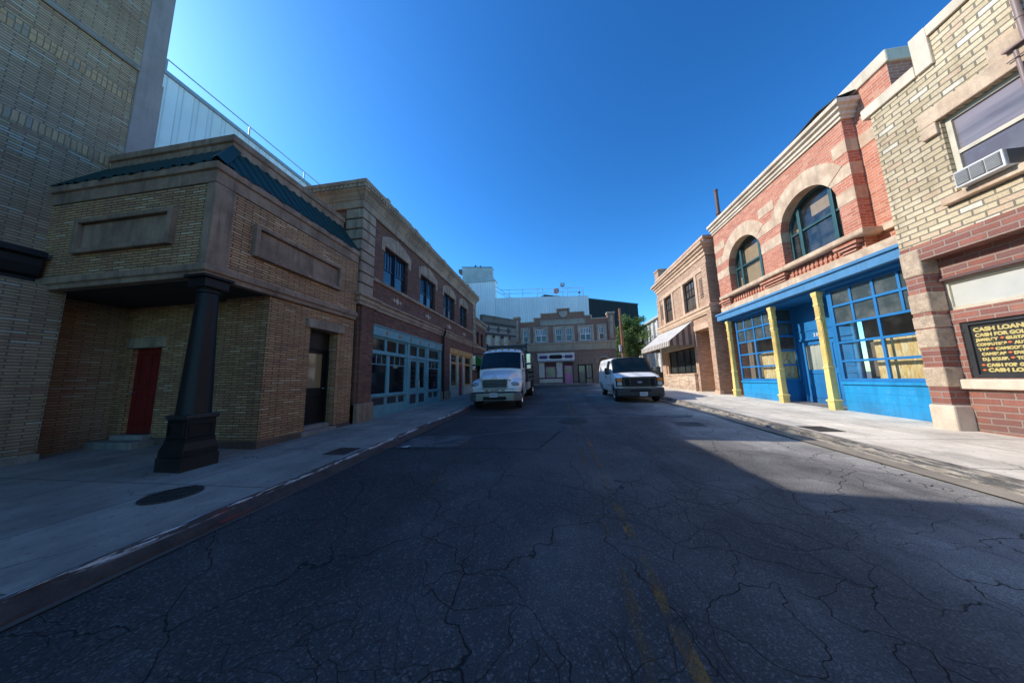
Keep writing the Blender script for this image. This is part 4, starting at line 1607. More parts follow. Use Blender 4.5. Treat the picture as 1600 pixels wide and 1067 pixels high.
window(eb, EY, -1.0, .04, 1.62, 2.78, .05, PINK, glass_dark('olive_shop_glass', (.12, .12, .085), .1, .01, .6, .4), (), (), .08)
panel_door(EY, 1.0, 1.84, .95, 2.85, eb, PINK, [(.15, .85, .07, .42)], .06, .1, (.18, .82, .55, .92), FARG)
mb = MB()
EY.box(mb, .99, 1.85, 2.90, 3.26, -.12, -.05)
build_each('transom_panel', mb, stone('rust_transom_dark', (.10, .04, .035), .3, 3), eb)
window(eb, EY, 2.42, 3.22, .92, 2.92, .14, BLACKP, glass_dark('olive_door_glass', (.14, .14, .11), .08, .01, .6, .5), (), (), .10)
window(eb, EY, 3.24, 3.88, 1.45, 2.92, .14, BLACKP, glass_dark('curtained_glass', (.20, .20, .19), .1, .01, .6, .5), (.5,), (), .07)
mb = MB()
EY.box(mb, 3.24, 3.88, .9, 1.45, -.3, -.14)
build_each('kick_panel', mb, stone('tan_kick_panel', (.35, .28, .16), .2, 2), eb)
sg = thing('shop_sign', 'white sign board with purple and black panels above the pink shop door', 'sign', (.1, 30.8, 3.7))
mb = MB()
EY.box(mb, -1.82, 2.08, 3.42, 4.18, .0, .22)
EY.box(mb, -1.86, 2.12, 4.18, 4.23, .0, .27)
build('board', mb, WHITEP, sg, bevel=.01)
mb = MB()
for i in range(33):
    EY.box(mb, -1.80 + i * .117, -1.74 + i * .117, 3.27, 3.42, .12, .20)
EY.box(mb, -1.82, 2.08, 3.28, 3.30, .0, .2)
build('valance', mb, plain('grey_valance', (.45, .46, .52), .6), sg)
mb = MB()
EY.box(mb, -1.62, -.80, 3.62, 3.97, .2, .235)
EY.box(mb, 1.08, 1.86, 3.63, 3.98, .2, .235)
build_each('purple_panel', mb, PURPLE, sg)
mb = MB()
EY.poly(mb, [(-.62, 3.80), (-.52, 3.66), (-.40, 3.60), (.64, 3.60), (.76, 3.66), (.86, 3.80), (.76, 3.96), (.64, 4.02), (-.40, 4.02), (-.52, 3.96)], .2, .24)
for u in (-1.68, 1.02, -.72, 1.92, .96):
    EY.poly(mb, [(u - .07, 3.80), (u, 3.72), (u + .07, 3.80), (u, 3.88)], .2, .236)
build('black_panel', mb, BLACK, sg)
mb = MB()
for u0, u1, z in ((-1.52, -.90, 3.87), (-1.52, -.90, 3.74), (1.18, 1.76, 3.88), (1.18, 1.76, 3.75)):
    x = u0
    while x < u1 - .05:
        w = random.uniform(.04, .07)
        EY.box(mb, x, x + w, z - .03, z + .03, .236, .239)
        x += w + .025
build('scroll_pattern', mb, plain('dark_plum_scroll', (.03, .01, .05), .5), sg)

# ------------------------------------------------------------------ brown brick building on the right with striped awning
bb = thing('brown_building', 'pinkish brown brick building with a striped awning over its shop window', 'building', (11, 19, .6))
R8 = Fr('x', 8.0, -1)
bw_ = [(16.87, 18.30), (20.08, 21.40)]
mb = MB()
bops = [dict(u0=a, u1=b, z0=5.22, z1=6.98, depth=.16) for a, b in bw_]
bops.append(dict(u0=15.98, u1=17.40, z0=.2, z1=3.96, depth=1.0, nosill=True))
bops.append(dict(u0=17.72, u1=21.75, z0=1.62, z1=3.15, depth=.20))
wall(mb, R8, 15.5, 22.7, .2, 8.75, bops)
mb.face([(8, 15.5, .2), (12, 15.5, .2), (12, 15.5, 8.75), (8, 15.5, 8.75)])
mb.face([(8, 22.7, .2), (12, 22.7, .2), (12, 22.7, 8.75), (8, 22.7, 8.75)])
R8.box(mb, 15.46, 15.86, .75, 4.65, -.05, .06)
R8.box(mb, 15.46, 15.95, 5.12, 7.3, -.05, .05)
R8.box(mb, 22.15, 22.72, 5.12, 7.3, -.05, .05)
R8.box(mb, 22.0, 22.72, .75, 4.65, -.05, .06)
mb.face([(9.0, 15.9, .2), (9.0, 17.5, .2), (9.0, 17.5, 4), (9.0, 15.9, 4)])
build('wall', mb, BROWN, bb)
mb = MB()
mb.box(8.3, 12, 15.6, 22.6, 8.3, 8.5)
build('roof', mb, CONC, bb)
mb = MB()
mb.box(7.97, 8.6, 22.0, 22.74, 8.3, 9.35)
mb.box(7.93, 8.64, 21.96, 22.78, 9.352, 9.50)
build('corner_pier', mb, BROWN, bb, bevel=.02)
bp = [(9.2, 15.5), (8.0, 15.5), (8.0, 22.7), (9.2, 22.7)]
mb = MB()
mb.sweep(bp, [(-.1, 7.72), (.05, 7.72), (.05, 7.90), (.12, 7.93), (.12, 8.05), (.22, 8.10), (.22, 8.20), (.32, 8.24), (.32, 8.38), (-.1, 8.42)], -1)
mb.sweep(bp, [(-.25, 8.66), (.06, 8.66), (.06, 8.80), (-.25, 8.83)], -1)
build('cornice', mb, TANST, bb, bevel=.01)
mb = MB()
mb.sweep(bp, [(-.1, 4.66), (.07, 4.66), (.09, 4.74), (.12, 4.78), (.12, 4.93), (.18, 4.96), (.18, 5.09), (-.1, 5.13)], -1)
build('belt_course', mb, TANST, bb, bevel=.01)
mb = MB()
R8.box(mb, 15.97, 22.13, 7.02, 7.26, -.05, .05)
for a, b in bw_:
    R8.box(mb, a - .24, a - .005, 5.12, 7.02, -.05, .045)
    R8.box(mb, b + .005, b + .24, 5.12, 7.02, -.05, .045)
build('window_surround', mb, TANST, bb, bevel=.01)
mb = MB()
for a, b in ((15.96, 16.40), (21.72, 22.12)):
    R8.box(mb, a + .05, b - .05, 5.62, 6.70, -.05, .035)
    R8.box(mb, a + .12, b - .12, 5.75, 6.57, .03, .06)
build_each('stone_plaque', mb, stone('brown_plaque', (.27, .17, .12), .4, 8, .1, bumpd=.03), bb, bevel=.015)
BRG = glass_dark('brown_reflecting_glass', (.10, .07, .05), .08, .01, .6, .35)
for a, b in bw_:
    window(bb, R8, a, b, 5.22, 6.98, .10, BLACKP, BRG, (), (.48,), .06, .05, subcols=[(.48, 1, (.25, .5, .75))])
    m = MB()
    f = R8.at(-.105)
    f.box(m, a + .06, b - .06, 6.50, 6.53, -.04, -.01)
    build('glazing_bar', m, BLACKP, bb)
mb = MB()
R8.box(mb, 15.90, 17.50, 3.965, 4.28, -.1, .04)
build('lintel', mb, TANST, bb, bevel=.015)
mb = MB()
R8.box(mb, 15.44, 15.90, .3, .74, -.1, .09)
build('plinth', mb, TANST, bb, bevel=.015)
mb = MB()
R8.box(mb, 17.66, 22.0, .3, 1.50, -.25, .16)
build('low_wall', mb, LTBRK, bb)
mb = MB()
R8.box(mb, 17.62, 22.04, 1.502, 1.60, -.25, .19)
build('window_sill', mb, LTBRK, bb, bevel=.01)
BG2 = glass_clear('brown_shop_glass', (.55, .6, .6), .4)
window(bb, R8, 17.74, 21.73, 1.62, 3.14, .12, BLACKP, glass_dark('brown_shop_dark_glass', (.03, .035, .035), .04, .006, .9, .25), (.22, .44, .72), (), .07, .09)
mb = MB()
R8.box(mb, 17.60, 22.02, 3.16, 3.60, -.05, .20)
build('awning_box', mb, stone('buff_box', (.42, .37, .30), .2, 1.5), bb)


def striped(name, c1, c2, per, axis, ph=.5):
    t = NT(name)
    sep = t.n('SeparateXYZ')
    t.set(sep.inputs[0], t.pos())
    fr = t.math('FRACT', t.math('DIVIDE', sep.outputs[axis], per))
    c = t.mix(t.math('GREATER_THAN', fr, ph), c1, c2)
    n = t.noise(t.pos(), 2.5, 6, .6)
    t.base(t.mix(1.0, c, t.ramp(n, [(.3, .78), (.7, 1.08)]), 'MULTIPLY'))
    t.rough(.85)
    return t.m


ay0, ay1 = 17.5, 22.9
CANV = striped('striped_canvas', (.62, .57, .50), (.24, .17, .14), .30, 1, .5)
CANVS = striped('striped_canvas_side', (.40, .30, .25), (.15, .105, .09), .34, 0, .5)
mb = MB()
n = 12
for i in range(n):
    a, b = ay0 + (ay1 - ay0) * i / n, ay0 + (ay1 - ay0) * (i + 1) / n
    sa = lambda y, k: -.03 * math.sin(math.pi * k) * (1 + .3 * math.sin(y * 3))
    for k0, k1 in ((0, .25), (.25, .5), (.5, .75), (.75, 1)):
        P = lambda y, k: (7.96 - 1.36 * k, y, 4.62 - 1.10 * k + sa(y, k))
        mb.face([P(a, k0), P(b, k0), P(b, k1), P(a, k1)])
aw = build('awning', mb, striped('awning_canvas', (.66, .62, .57), (.46, .42, .38), .30, 1, .5), bb, smooth=True)
mb = MB()
m_ = 72
for i in range(m_):
    a, b = ay0 + (ay1 - ay0) * i / m_, ay0 + (ay1 - ay0) * (i + 1) / m_
    za, zb = (3.23 - .03 * abs(math.sin(math.pi * (y - ay0) / .30)) for y in (a, b))
    mb.face([(6.60, a, 3.52), (6.60, b, 3.52), (6.585, b, zb), (6.585, a, za)])
build('valance', mb, CANV, aw)
for yy in (ay0, ay1):
    mb = MB()
    mb.face([(7.96, yy, 4.62), (6.60, yy, 3.52), (6.60, yy, 3.23), (7.96, yy, 3.23)])
    build('side_panel', mb, CANVS, aw)
mb = MB()
for yy in (ay0 + .03, (ay0 + ay1) / 2, ay1 - .03):
    mb.tube((7.95, yy, 3.35), (6.62, yy, 3.35), .018, 8)
    mb.tube((7.95, yy, 4.56), (6.62, yy, 3.48), .018, 8)
mb.tube((6.62, ay0, 3.35), (6.62, ay1, 3.35), .018, 8)
build('awning_frame', mb, STEEL, aw)

# ------------------------------------------------------------------ red brick arched building with blue shopfront
rb = thing('arched_building', 'orange red brick building with two stone arched windows over a bright blue shopfront', 'building', (11, 11, .4))
RR = Fr('x', 8.15, -1)
archw = [dict(u0=8.80, u1=10.88, z0=5.20, z1=6.32, arch=1.02, depth=.34), dict(u0=11.86, u1=13.97, z0=5.20, z1=6.32, arch=1.02, depth=.34)]
mb = MB()
wall(mb, RR, 8.33, 14.88, 4.6, 8.75, archw)
mb.face([(8.15, 14.88, 0), (12, 14.88, 0), (12, 14.88, 9.1), (8.15, 14.88, 9.1)])
mb.face([(8.15, 8.33, 4.6), (8.46, 8.33, 4.6), (8.46, 8.33, 8.75), (8.15, 8.33, 8.75)])
wall(mb, Fr('x', 8.45, -1), 6.9, 8.36, 4.4, 7.3)
wall(mb, Fr('x', 8.45, -1), 7.42, 8.50, 7.3, 9.05)
mb.face([(8.45, 7.42, 4.4), (9.2, 7.42, 4.4), (9.2, 7.42, 9.05), (8.45, 7.42, 9.05)])
mb.face([(8.45, 8.5, 8.7), (9.2, 8.5, 8.7), (9.2, 8.5, 9.05), (8.45, 8.5, 9.05)])
RR.box(mb, 14.55, 14.90, 8.5, 8.97, -.9, .03)
# corbelled brick brackets below the sill
for a, b in ((8.36, 9.0), (10.75, 11.95), (13.9, 14.75)):
    for i in range(3):
        RR.box(mb, a + .07 * i, b - .07 * i, 4.96 - .085 * (i + 1), 4.96 - .085 * i - .012, -.05, .17 - .05 * i)
build('wall', mb, RED, rb)
mb = MB()
RR.box(mb, 8.4, 14.7, 4.76, 4.93, -.03, .012)
y = 8.45
while y < 14.6:
    if not any(a - .1 < y < b + .02 for a, b in ((8.36, 9.0), (10.75, 11.95), (13.9, 14.75))):
        RR.box(mb, y, y + .075, 4.74, 4.95, -.03, .045)
    y += .15
build('dentil_band', mb, RED, rb)
mb = MB()
mb.box(8.5, 12, 7.5, 14.8, 8.3, 8.5)
build('roof', mb, CONC, rb)
# stone crown rings over the arches, stone bands flush with small proud faces
for o in archw:
    mb = MB()
    c, r = (o['u0'] + o['u1']) / 2, (o['u1'] - o['u0']) / 2
    z0, k = o['z1'], o['arch']
    n = 24
    A0, A1 = rad(33), rad(147)
    for i in range(n):
        t0, t1 = A0 + (A1 - A0) * i / n, A0 + (A1 - A0) * (i + 1) / n
        ro = (r + .52) / r
        q = [(c + (r - .012) * math.cos(t0), z0 + (k - .012) * math.sin(t0)), (c + (r + .54) * math.cos(t0), z0 + (k + .54) * math.sin(t0)),
             (c + (r + .54) * math.cos(t1), z0 + (k + .54) * math.sin(t1)), (c + (r - .012) * math.cos(t1), z0 + (k - .012) * math.sin(t1))]
        RR.poly(mb, q, -.33, .022)
    build('arch_crown', mb, SANDRED, rb)
BANDS = ((7.47, 7.83, .00), (6.78, 7.14, 1), (6.08, 6.44, 1))


def inner(z, o):
    c, r = (o['u0'] + o['u1']) / 2, (o['u1'] - o['u0']) / 2
    if z <= o['z1']:
        return r
    return r * math.sqrt(max(0, 1 - ((z - o['z1']) / o['arch']) ** 2))


o1, o2 = archw
c1_, c2_ = (o1['u0'] + o1['u1']) / 2, (o2['u0'] + o2['u1']) / 2
for za, zb, flag in BANDS:
    if flag:
        for side in (0, 1, 2):
            mb = MB()
            n = 5
            for i in range(n):
                a, b = za + (zb - za) * i / n, za + (zb - za) * (i + 1) / n
                if side == 0:
                    l0, l1 = 8.335, 8.335
                    r0, r1 = c1_ - inner(a, o1) + .012, c1_ - inner(b, o1) + .012
                elif side == 1:
                    l0, l1 = c1_ + inner(a, o1) - .012, c1_ + inner(b, o1) - .012
                    r0, r1 = c2_ - inner(a, o2) + .012, c2_ - inner(b, o2) + .012
                else:
                    l0, l1 = c2_ + inner(a, o2) - .012, c2_ + inner(b, o2) - .012
                    r0, r1 = 14.885, 14.885
                RR.poly(mb, [(l0, a), (r0, a), (r1, b), (l1, b)], -.335, .010)
            if side == 0:
                RR.box(mb, 8.322, 8.36, za, zb, -.29, .0085)
            build('stone_band', mb, SANDRED, rb)
    else:
        for a, b in ((8.322, 8.72), (10.98, 11.78), (14.06, 14.885)):
            mb = MB()
            RR.box(mb, a, b, za, zb, -.29, .010)
            build('stone_band', mb, SANDRED, rb)
mb = MB()
Fr('x', 8.45, -1).box(mb, 7.42, 8.30, 7.47, 7.83, -.1, .012)
build('stone_band', mb, SANDRED, rb)
cp = [(8.5, 8.33), (8.15, 8.33), (8.15, 14.88)]
mb = MB()
mb.sweep([(8.5, 8.33), (8.15, 8.33), (8.15, 14.90)], [(-.1, 8.43), (.05, 8.43), (.05, 8.50), (.10, 8.53), (.10, 8.62), (.17, 8.66), (.17, 8.74), (.25, 8.78), (.25, 8.90), (-.35, 8.93)], -1)
build('cornice', mb, CREAMST, rb, bevel=.01)
mb = MB()
mb.hexa([(7.95, 8.10, 8.94), (7.98, 8.75, 9.09), (8.0, 10.1, 8.95), (8.55, 10.1, 9.02), (8.55, 8.75, 9.22), (8.55, 8.10, 9.12)], [(7.95, 8.10, 8.965), (7.98, 8.75, 9.12), (8.0, 10.1, 8.97), (8.55, 10.1, 9.04), (8.55, 8.75, 9.25), (8.55, 8.10, 9.15)])
build('loose_roofing', mb, plain('black_roofing_felt', (.02, .018, .018), .7), rb)
mb = MB()
mb.box(8.40, 9.25, 7.36, 8.56, 9.052, 9.40)
build('parapet_cap', mb, CREAMST, rb, bevel=.03)
mb = MB()
mb.sweep([(8.47, 8.25), (8.07, 8.25), (8.07, 14.55)], [(-.2, 5.0), (.14, 5.0), (.16, 5.04), (.16, 5.15), (-.2, 5.19)], -1)
Fr('x', 8.45, -1).box(mb, 6.9, 8.2, 5.0, 5.17, -.1, .10)
build('sill_course', mb, SANDRED, rb, bevel=.012)
mb = MB()
RR.box(mb, 7.0, 14.88, 4.39, 4.68, -.4, .05)
build('stone_lintel', mb, SANDRED, rb, bevel=.012)
# arched windows
WGLS = glass_dark('arched_window_glass', (.03, .035, .04), .03, .008, 1.0, .15)
BOARD = stone('plywood_board', (.55, .34, .16), .2, 3, .25, tint=(.48, .30, .15))


def osb():
    t = NT('oriented_strand_board')
    p = t.pos()
    v = t.n('TexVoronoi')
    v.inputs['Scale'].default_value = 11
    t.set(v.inputs['Vector'], t.mapping(p, (1, 2.2, .55)))
    bw = t.n('RGBToBW')
    t.set(bw.inputs[0], v.outputs['Color'])
    c = t.ramp(bw.outputs[0], [(.2, (.62, .34, .10)), (.45, (.72, .47, .20)), (.7, (.76, .56, .30)), (.9, (.82, .68, .46))])
    st = t.noise(t.mapping(p, (1, 14, .7)), 1.0, 5, .6)
    c = t.mix(t.math('MULTIPLY', t.ramp(st, [(.54, 0.0), (.70, 1.0)]), .35), c, (.80, .74, .62))
    t.base(c)
    t.rough(.8)
    return t.m


OSB = osb()
for o in archw:
    f = RR.at(-.27)
    c, r = (o['u0'] + o['u1']) / 2, (o['u1'] - o['u0']) / 2
    z0, zs, k = o['z0'], o['z1'], o['arch']
    top = lambda u, e=0.0: zs + (k - e) * math.sqrt(max(0, 1 - ((u - c) / (r - e)) ** 2)) if abs(u - c) < r - e else zs
    mb = MB()
    n = 28
    e = .075
    for i in range(n):
        t0, t1 = math.pi * i / n, math.pi * (i + 1) / n
        q = [(c + (r - e) * math.cos(t0), zs + (k - e) * math.sin(t0)), (c + r * math.cos(t0), zs + k * math.sin(t0)), (c + r * math.cos(t1), zs + k * math.sin(t1)), (c + (r - e) * math.cos(t1), zs + (k - e) * math.sin(t1))]
        f.poly(mb, q, -.10, 0)
    f.box(mb, o['u0'], o['u0'] + e, z0, zs, -.10, 0)
    f.box(mb, o['u1'] - e, o['u1'], z0, zs, -.10, 0)
    f.box(mb, o['u0'] + e, o['u1'] - e, z0, z0 + .07, -.10, -.003)
    for du in (-.58, .58):
        f.box(mb, c + du - .055, c + du + .055, z0 + .07, top(c + du - .055 * (1 if du < 0 else -1), e) - .01, -.10, .022)
    for ua, ub in ((o['u0'] + e, c - .636), (c - .524, c + .524), (c + .636, o['u1'] - e)):
        f.box(mb, ua, ub, z0 + 1.0, z0 + 1.07, -.09, -.008)
    w = build('arched_window', mb, GREENP, rb, bevel=.006)
    g = MB()
    pts = [(o['u0'] + .05, z0 + .04), (o['u1'] - .05, z0 + .04)] + [(c + (r - .05) * math.cos(math.pi * i / 20), zs + (k - .05) * math.sin(math.pi * i / 20)) for i in range(0, 21)]
    g.face([f.p(u, z, -.06) for u, z in pts])
    build('pane', g, glass_clear('arched_clear_glass', (.85, .88, .88), .5, .10), w)
    g = MB()
    g.face([f.p(o['u0'] - .3, z0 - .1, -.5), f.p(o['u1'] + .3, z0 - .1, -.5), f.p(o['u1'] + .3, zs + k + .2, -.5), f.p(o['u0'] - .3, zs + k + .2, -.5)])
    build('dark_room', g, plain('dim_room_wall', (.03, .032, .035), .9), w)
    g = MB()
    if o is o2:
        f.box(g, c - .52, c + .50, z0 + .05, zs + .62, -.17, -.13)
        f.box(g, c - .98, c - .66, z0 + .05, zs - .45, -.17, -.13)
        f.box(g, c + .66, c + .98, z0 + .05, z0 + .62, -.17, -.13)
    else:
        f.box(g, c - .42, c + .26, zs + .24, zs + .62, -.17, -.13)
        f.box(g, c + .66, c + .9, zs - .1, zs + .12, -.17, -.13)
    build_each('window_board', g, BOARD, w)
# blue shopfront
mb = MB()
RR.box(mb, 7.0, 14.99, 4.06, 4.385, -.3, .22)
RR.box(mb, 7.0, 15.03, 4.30, 4.388, -.3, .27)
build('fascia', mb, paint('sun_bleached_blue', (.09, .27, .50), .55, .35, (.16, .36, .58), streak=.35, scale=1.5), rb, bevel=.012)
mb = MB()
RR.box(mb, 7.0, 14.95, 3.97, 4.058, -.9, .06)
build('fascia_soffit', mb, BLUE, rb)
FB = RR.at(-.12)


def grid_window(parent, fr, u0, u1, z0, z1, rowz, topcols, lowcols):
    """blue sash grid: two rows of small panes above, three rows of wide panes below"""
    m = MB()
    W = .085
    fr.box(m, u0, u0 + W, z0, z1, -.07, 0)
    fr.box(m, u1 - W, u1, z0, z1, -.07, 0)
    fr.box(m, u0 + W, u1 - W, z1 - W, z1, -.07, -.003)
    fr.box(m, u0 + W, u1 - W, z0, z0 + W, -.07, -.003)
    for z in rowz:
        fr.box(m, u0 + W, u1 - W, z - .032, z + .032, -.065, -.005)
    for u in lowcols:
        fr.box(m, u - .032, u + .032, z0 + W, z1 - W, -.063, -.009)
    for u in topcols:
        fr.box(m, u - .03, u + .03, rowz[1] + .032, z1 - W, -.061, -.012)
    w = build('shop_window', m, BLUE, parent, bevel=.006)
    g = MB()
    zt = rowz[1]
    g.face([fr.p(u0 + .02, z0 + .02, -.04), fr.p(u1 - .02, z0 + .02, -.04), fr.p(u1 - .02, zt, -.04), fr.p(u0 + .02, zt, -.04)])
    build('pane', g, GLASSC, w)
    g = MB()
    g.face([fr.p(u0 + .02, zt, -.04), fr.p(u1 - .02, zt, -.04), fr.p(u1 - .02, z1 - .02, -.04), fr.p(u0 + .02, z1 - .02, -.04)])
    build('painted_pane', g, GREYPANE, w)
    return w


ROWS = [3.42, 2.88, 2.34, 1.80]
w1 = grid_window(rb, FB, 12.0, 14.26, 1.22, 3.97, ROWS, [12.57, 13.70], [13.13])
w2 = grid_window(rb, FB, 6.85, 9.72, 1.22, 3.97, ROWS, [9.10, 7.95, 7.35], [8.52])
# boards and dim back wall behind the clear panes
m = MB()
FB.box(m, 12.1, 13.08, 1.15, 2.36, -.20, -.16)
build('window_board', m, OSB, w1)
m = MB()
FB.box(m, 6.6, 8.92, 1.15, 2.36, -.24, -.20)
build('window_board', m, OSB, w2)
m = MB()
m.box(9.0, 9.03, 5.5, 9.7, .3, 4.0)
m.box(9.0, 9.03, 12.2, 14.85, .3, 4.0)
build_each('back_wall', m, stone('dim_brown_partition', (.20, .155, .125), .3, 1.2, .5), rb)
for a, b in ((12.0, 14.26), (6.85, 9.72)):
    m = MB()
    FB.box(m, a, b, .2, 1.218, -.07, .0)
    FB.box(m, a, b, 1.14, 1.215, 0.001, .045)
    FB.box(m, a, b, .90, .915, 0.001, .006)
    FB.box(m, a, b, .66, .675, 0.001, .006)
    build('stall_riser', m, BLUEC, rb, bevel=.004)
# recessed entrance: return windows, door
m = MB()
n_ = Fr('y', 12.0, -1)
m.face([(8.27, 12.0, .2), (9.02, 12.1, .2), (9.02, 12.1, 1.22), (8.27, 12.0, 1.22)])
m.face([(8.27, 9.72, .2), (9.02, 9.85, .2), (9.02, 9.85, 1.22), (8.27, 9.72, 1.22)])
build_each('entrance_riser', m, BLUE, rb)
for ya, yb in ((12.0, 12.1), (9.72, 9.85)):
    m = MB()
    g = MB()
    sgn = -1 if ya > 11 else 1
    for xa, xb, za, zb in ((8.27, 8.34, 1.22, 3.97), (8.93, 9.02, 1.22, 3.97)):
        m.hexa([(xa, ya + (yb - ya) * (xa - 8.27) / .75, za), (xb, ya + (yb - ya) * (xb - 8.27) / .75, za), (xb, ya + (yb - ya) * (xb - 8.27) / .75, zb), (xa, ya + (yb - ya) * (xa - 8.27) / .75, zb)],
               [(xa, ya + sgn * .05 + (yb - ya) * (xa - 8.27) / .75, za), (xb, ya + sgn * .05 + (yb - ya) * (xb - 8.27) / .75, za), (xb, ya + sgn * .05 + (yb - ya) * (xb - 8.27) / .75, zb), (xa, ya + sgn * .05 + (yb - ya) * (xa - 8.27) / .75, zb)])
    for z in [1.255, 3.93] + ROWS:
        m.hexa([(8.34, ya, z - .035), (8.93, yb, z - .035), (8.93, yb, z + .035), (8.34, ya, z + .035)], [(8.34, ya + sgn * .045, z - .035), (8.93, yb + sgn * .045, z - .035), (8.93, yb + sgn * .045, z + .035), (8.34, ya + sgn * .045, z + .035)])
    w = build('entrance_window', m, BLUE, rb)
    g.face([(8.3, ya + .003 * sgn, 1.25), (9.0, yb + .003 * sgn, 1.25), (9.0, yb + .003 * sgn, 2.88), (8.3, ya + .003 * sgn, 2.88)])
    build('pane', g, GLASSC, w)
    g = MB()
    g.face([(8.3, ya + .003 * sgn, 2.88), (9.0, yb + .003 * sgn, 2.88), (9.0, yb + .003 * sgn, 3.95), (8.3, ya + .003 * sgn, 3.95)])
    build('painted_pane', g, GREYPANE, w)
    if ya > 11:
        g = MB()
        g.face([(8.34, 12.16, 1.15), (8.98, 12.2, 1.15), (8.98, 12.2, 2.40), (8.34, 12.16, 2.40)])
        build('window_board', g, OSB, w)
DX = Fr('x', 9.0, -1)
m = MB()
wall(m, DX, 9.83, 12.12, .2, 3.98, [dict(u0=11.0, u1=11.92, z0=.2, z1=2.62, depth=.06, nosill=True), dict(u0=10.0, u1=10.86, z0=.2, z1=2.62, depth=.06, nosill=True)])
build('entrance_wall', m, BLUE, rb)
m = MB()
DX.box(m, 10.9, 10.98, .4, 2.62, -.05, .03)
DX.box(m, 11.925, 12.0, .4, 2.62, -.05, .03)
DX.box(m, 10.9, 12.0, 2.63, 2.71, -.05, .035)
DX.box(m, 9.9, 12.05, 2.96, 3.0, -.05, .02)
build('door_frame', m, BLUE, rb, bevel=.005)
panel_door(DX, 11.0, 11.92, .43, 2.62, rb, BLUE, [(.12, .88, .07, .47)], .04, .08, (.12, .88, .53, .93), GLASSC)
m = MB()
for i in range(46):
    u0 = 11.08 + .76 * i / 46
    u1 = 11.08 + .76 * (i + 1) / 46
    d0, d1 = (-.085 + .012 * math.sin(u * 58) + .008 * math.sin(u * 23) for u in (u0, u1))
    m.face([DX.p(u0, 1.58, d0), DX.p(u1, 1.58, d1), DX.p(u1, 2.48, d1), DX.p(u0, 2.48, d0)])
build('curtain', m, CURTAIN, rb, smooth=True)
panel_door(DX, 10.0, 10.86, .43, 2.62, rb, BLUE, [(.12, .88, .07, .47), (.12, .88, .55, .93)], .04)
tm = text_mesh('201', .155, .004, .004, 'LEFT', 1.35)
M = Matrix(((0, 0, -1, 8.985), (-1, 0, 0, 11.30), (0, 1, 0, 2.745), (0, 0, 0, 1)))
build('house_number', MB().add(tm, M), plain('number_white', (.75, .76, .74), .4), rb)
m = MB()
m.face([(8.26, 9.72, .0), (9.02, 9.85, .0), (9.02, 12.1, .0), (8.26, 12.0, .0)])
m.v = [(x, y, gz(y) + .136) for x, y, z in m.v]
build('threshold', m, CONC, rb)
# yellow cast columns
for yc in (14.50, 11.80, 9.90):
    m = MB()
    zb = gz(yc) + .10
    X = 8.135
    prof = [(.105, zb), (.105, zb + .26), (.128, zb + .27), (.128, zb + .31), (.088, zb + .34), (.080, 1.60), (.093, 1.61), (.093, 1.65), (.076, 1.68), (.072, 3.10), (.086, 3.11), (.086, 3.15), (.074, 3.18), (.074, 3.52), (.086, 3.53), (.086, 3.57), (.076, 3.60), (.078, 3.80), (.096, 3.88), (.096, 3.965)]
    m.loft([[(X - r, yc - r, z), (X + r, yc - r, z), (X + r, yc + r, z), (X - r, yc + r, z)] for r, z in prof])
    cc = build('column', m, YELP, rb, bevel=.006)
    m = MB()
    for (za, zb2, hw) in ((1.76, 3.04, .073), (3.22, 3.50, .073)):
        for k in (-.04, 0, .04):
            m.box(X - hw - .010, X - hw + .02, yc + k - .010, yc + k + .010, za, zb2)
            m.box(X + k - .010, X + k + .010, yc - hw - .010, yc - hw + .02, za, zb2)
    build('fluting', m, YELP, cc)
m = MB()
m.tube((8.75, 15.25, 8.4), (8.75, 15.25, 11.05), .085, 12)
m.tube((8.75, 15.25, 9.75), (8.75, 15.25, 9.81), .125, 12)
m.tube((8.75, 15.25, 11.05), (8.75, 15.25, 11.12), .10, 12)
build('chimney', m, paint('rusty_flue', (.13, .065, .06), .6, .5, (.28, .25, .24), scale=2), rb, smooth=True)

# ------------------------------------------------------------------ yellow brick building on the right edge
yb_ = thing('yellow_brick_building', 'pale yellow brick building with stepped coping over a maroon brick ground floor', 'building', (11, 2, .2))
Y7 = Fr('x', 7.65, -1)
Y9 = Fr('x', 7.92, -1)
m = MB()
ywin = dict(u0=4.28, u1=6.16, z0=4.80, z1=6.32, depth=.14)
wall(m, Y7, -9, 7.20, 4.08, 7.50, [ywin])
wall(m, Y7, -9, 6.04, 7.50, 8.10)
m.face([(7.65, 7.20, 0), (8.5, 7.20, 0), (8.5, 7.20, 7.5), (7.65, 7.20, 7.5)])
m.box(8.3, 13, -9, 7.15, .0, 7.4)
build('wall', m, YEL, yb_)
m = MB()
Y7.box(m, 6.30, 7.34, 7.48, 7.74, -.4, .05)
Y7.box(m, -9, 6.02, 8.08, 8.30, -.4, .05)
Y7.box(m, 6.02, 6.29, 7.48, 8.305, -.4, .053)
build('coping', m, CREAMST, yb_, bevel=.015)
m = MB()
wall(m, Y9, -9, 6.95, -.3, 3.80, [dict(u0=4.9, u1=6.92, z0=2.66, z1=3.28, depth=.12), dict(u0=5.30, u1=6.78, z0=1.32, z1=2.40, depth=.12)])
Y7.box(m, -9, 7.20, 3.76, 4.10, -.3, .004)
Y7.box(m, 6.90, 7.205, .8, 3.76, -.5, .004)
Y9.box(m, -9, 6.95, 4.0, 4.1, -.1, 0)
build('lower_wall', m, MAROON, yb_)
for a, b in ((3.46, 4.02), (2.67, 3.09), (2.35, 2.60), (1.94, 2.33), (1.15, 1.55)):
    m = MB()
    rings = []
    small = abs(b - a - .25) < .02
    Y7.box(m, 6.885, 7.225, a, b, -.3, .025 if not small else .015)
    build('quoin_block', m, ROUGHST, yb_, bevel=.03 if not small else .01, seg=3)
m = MB()
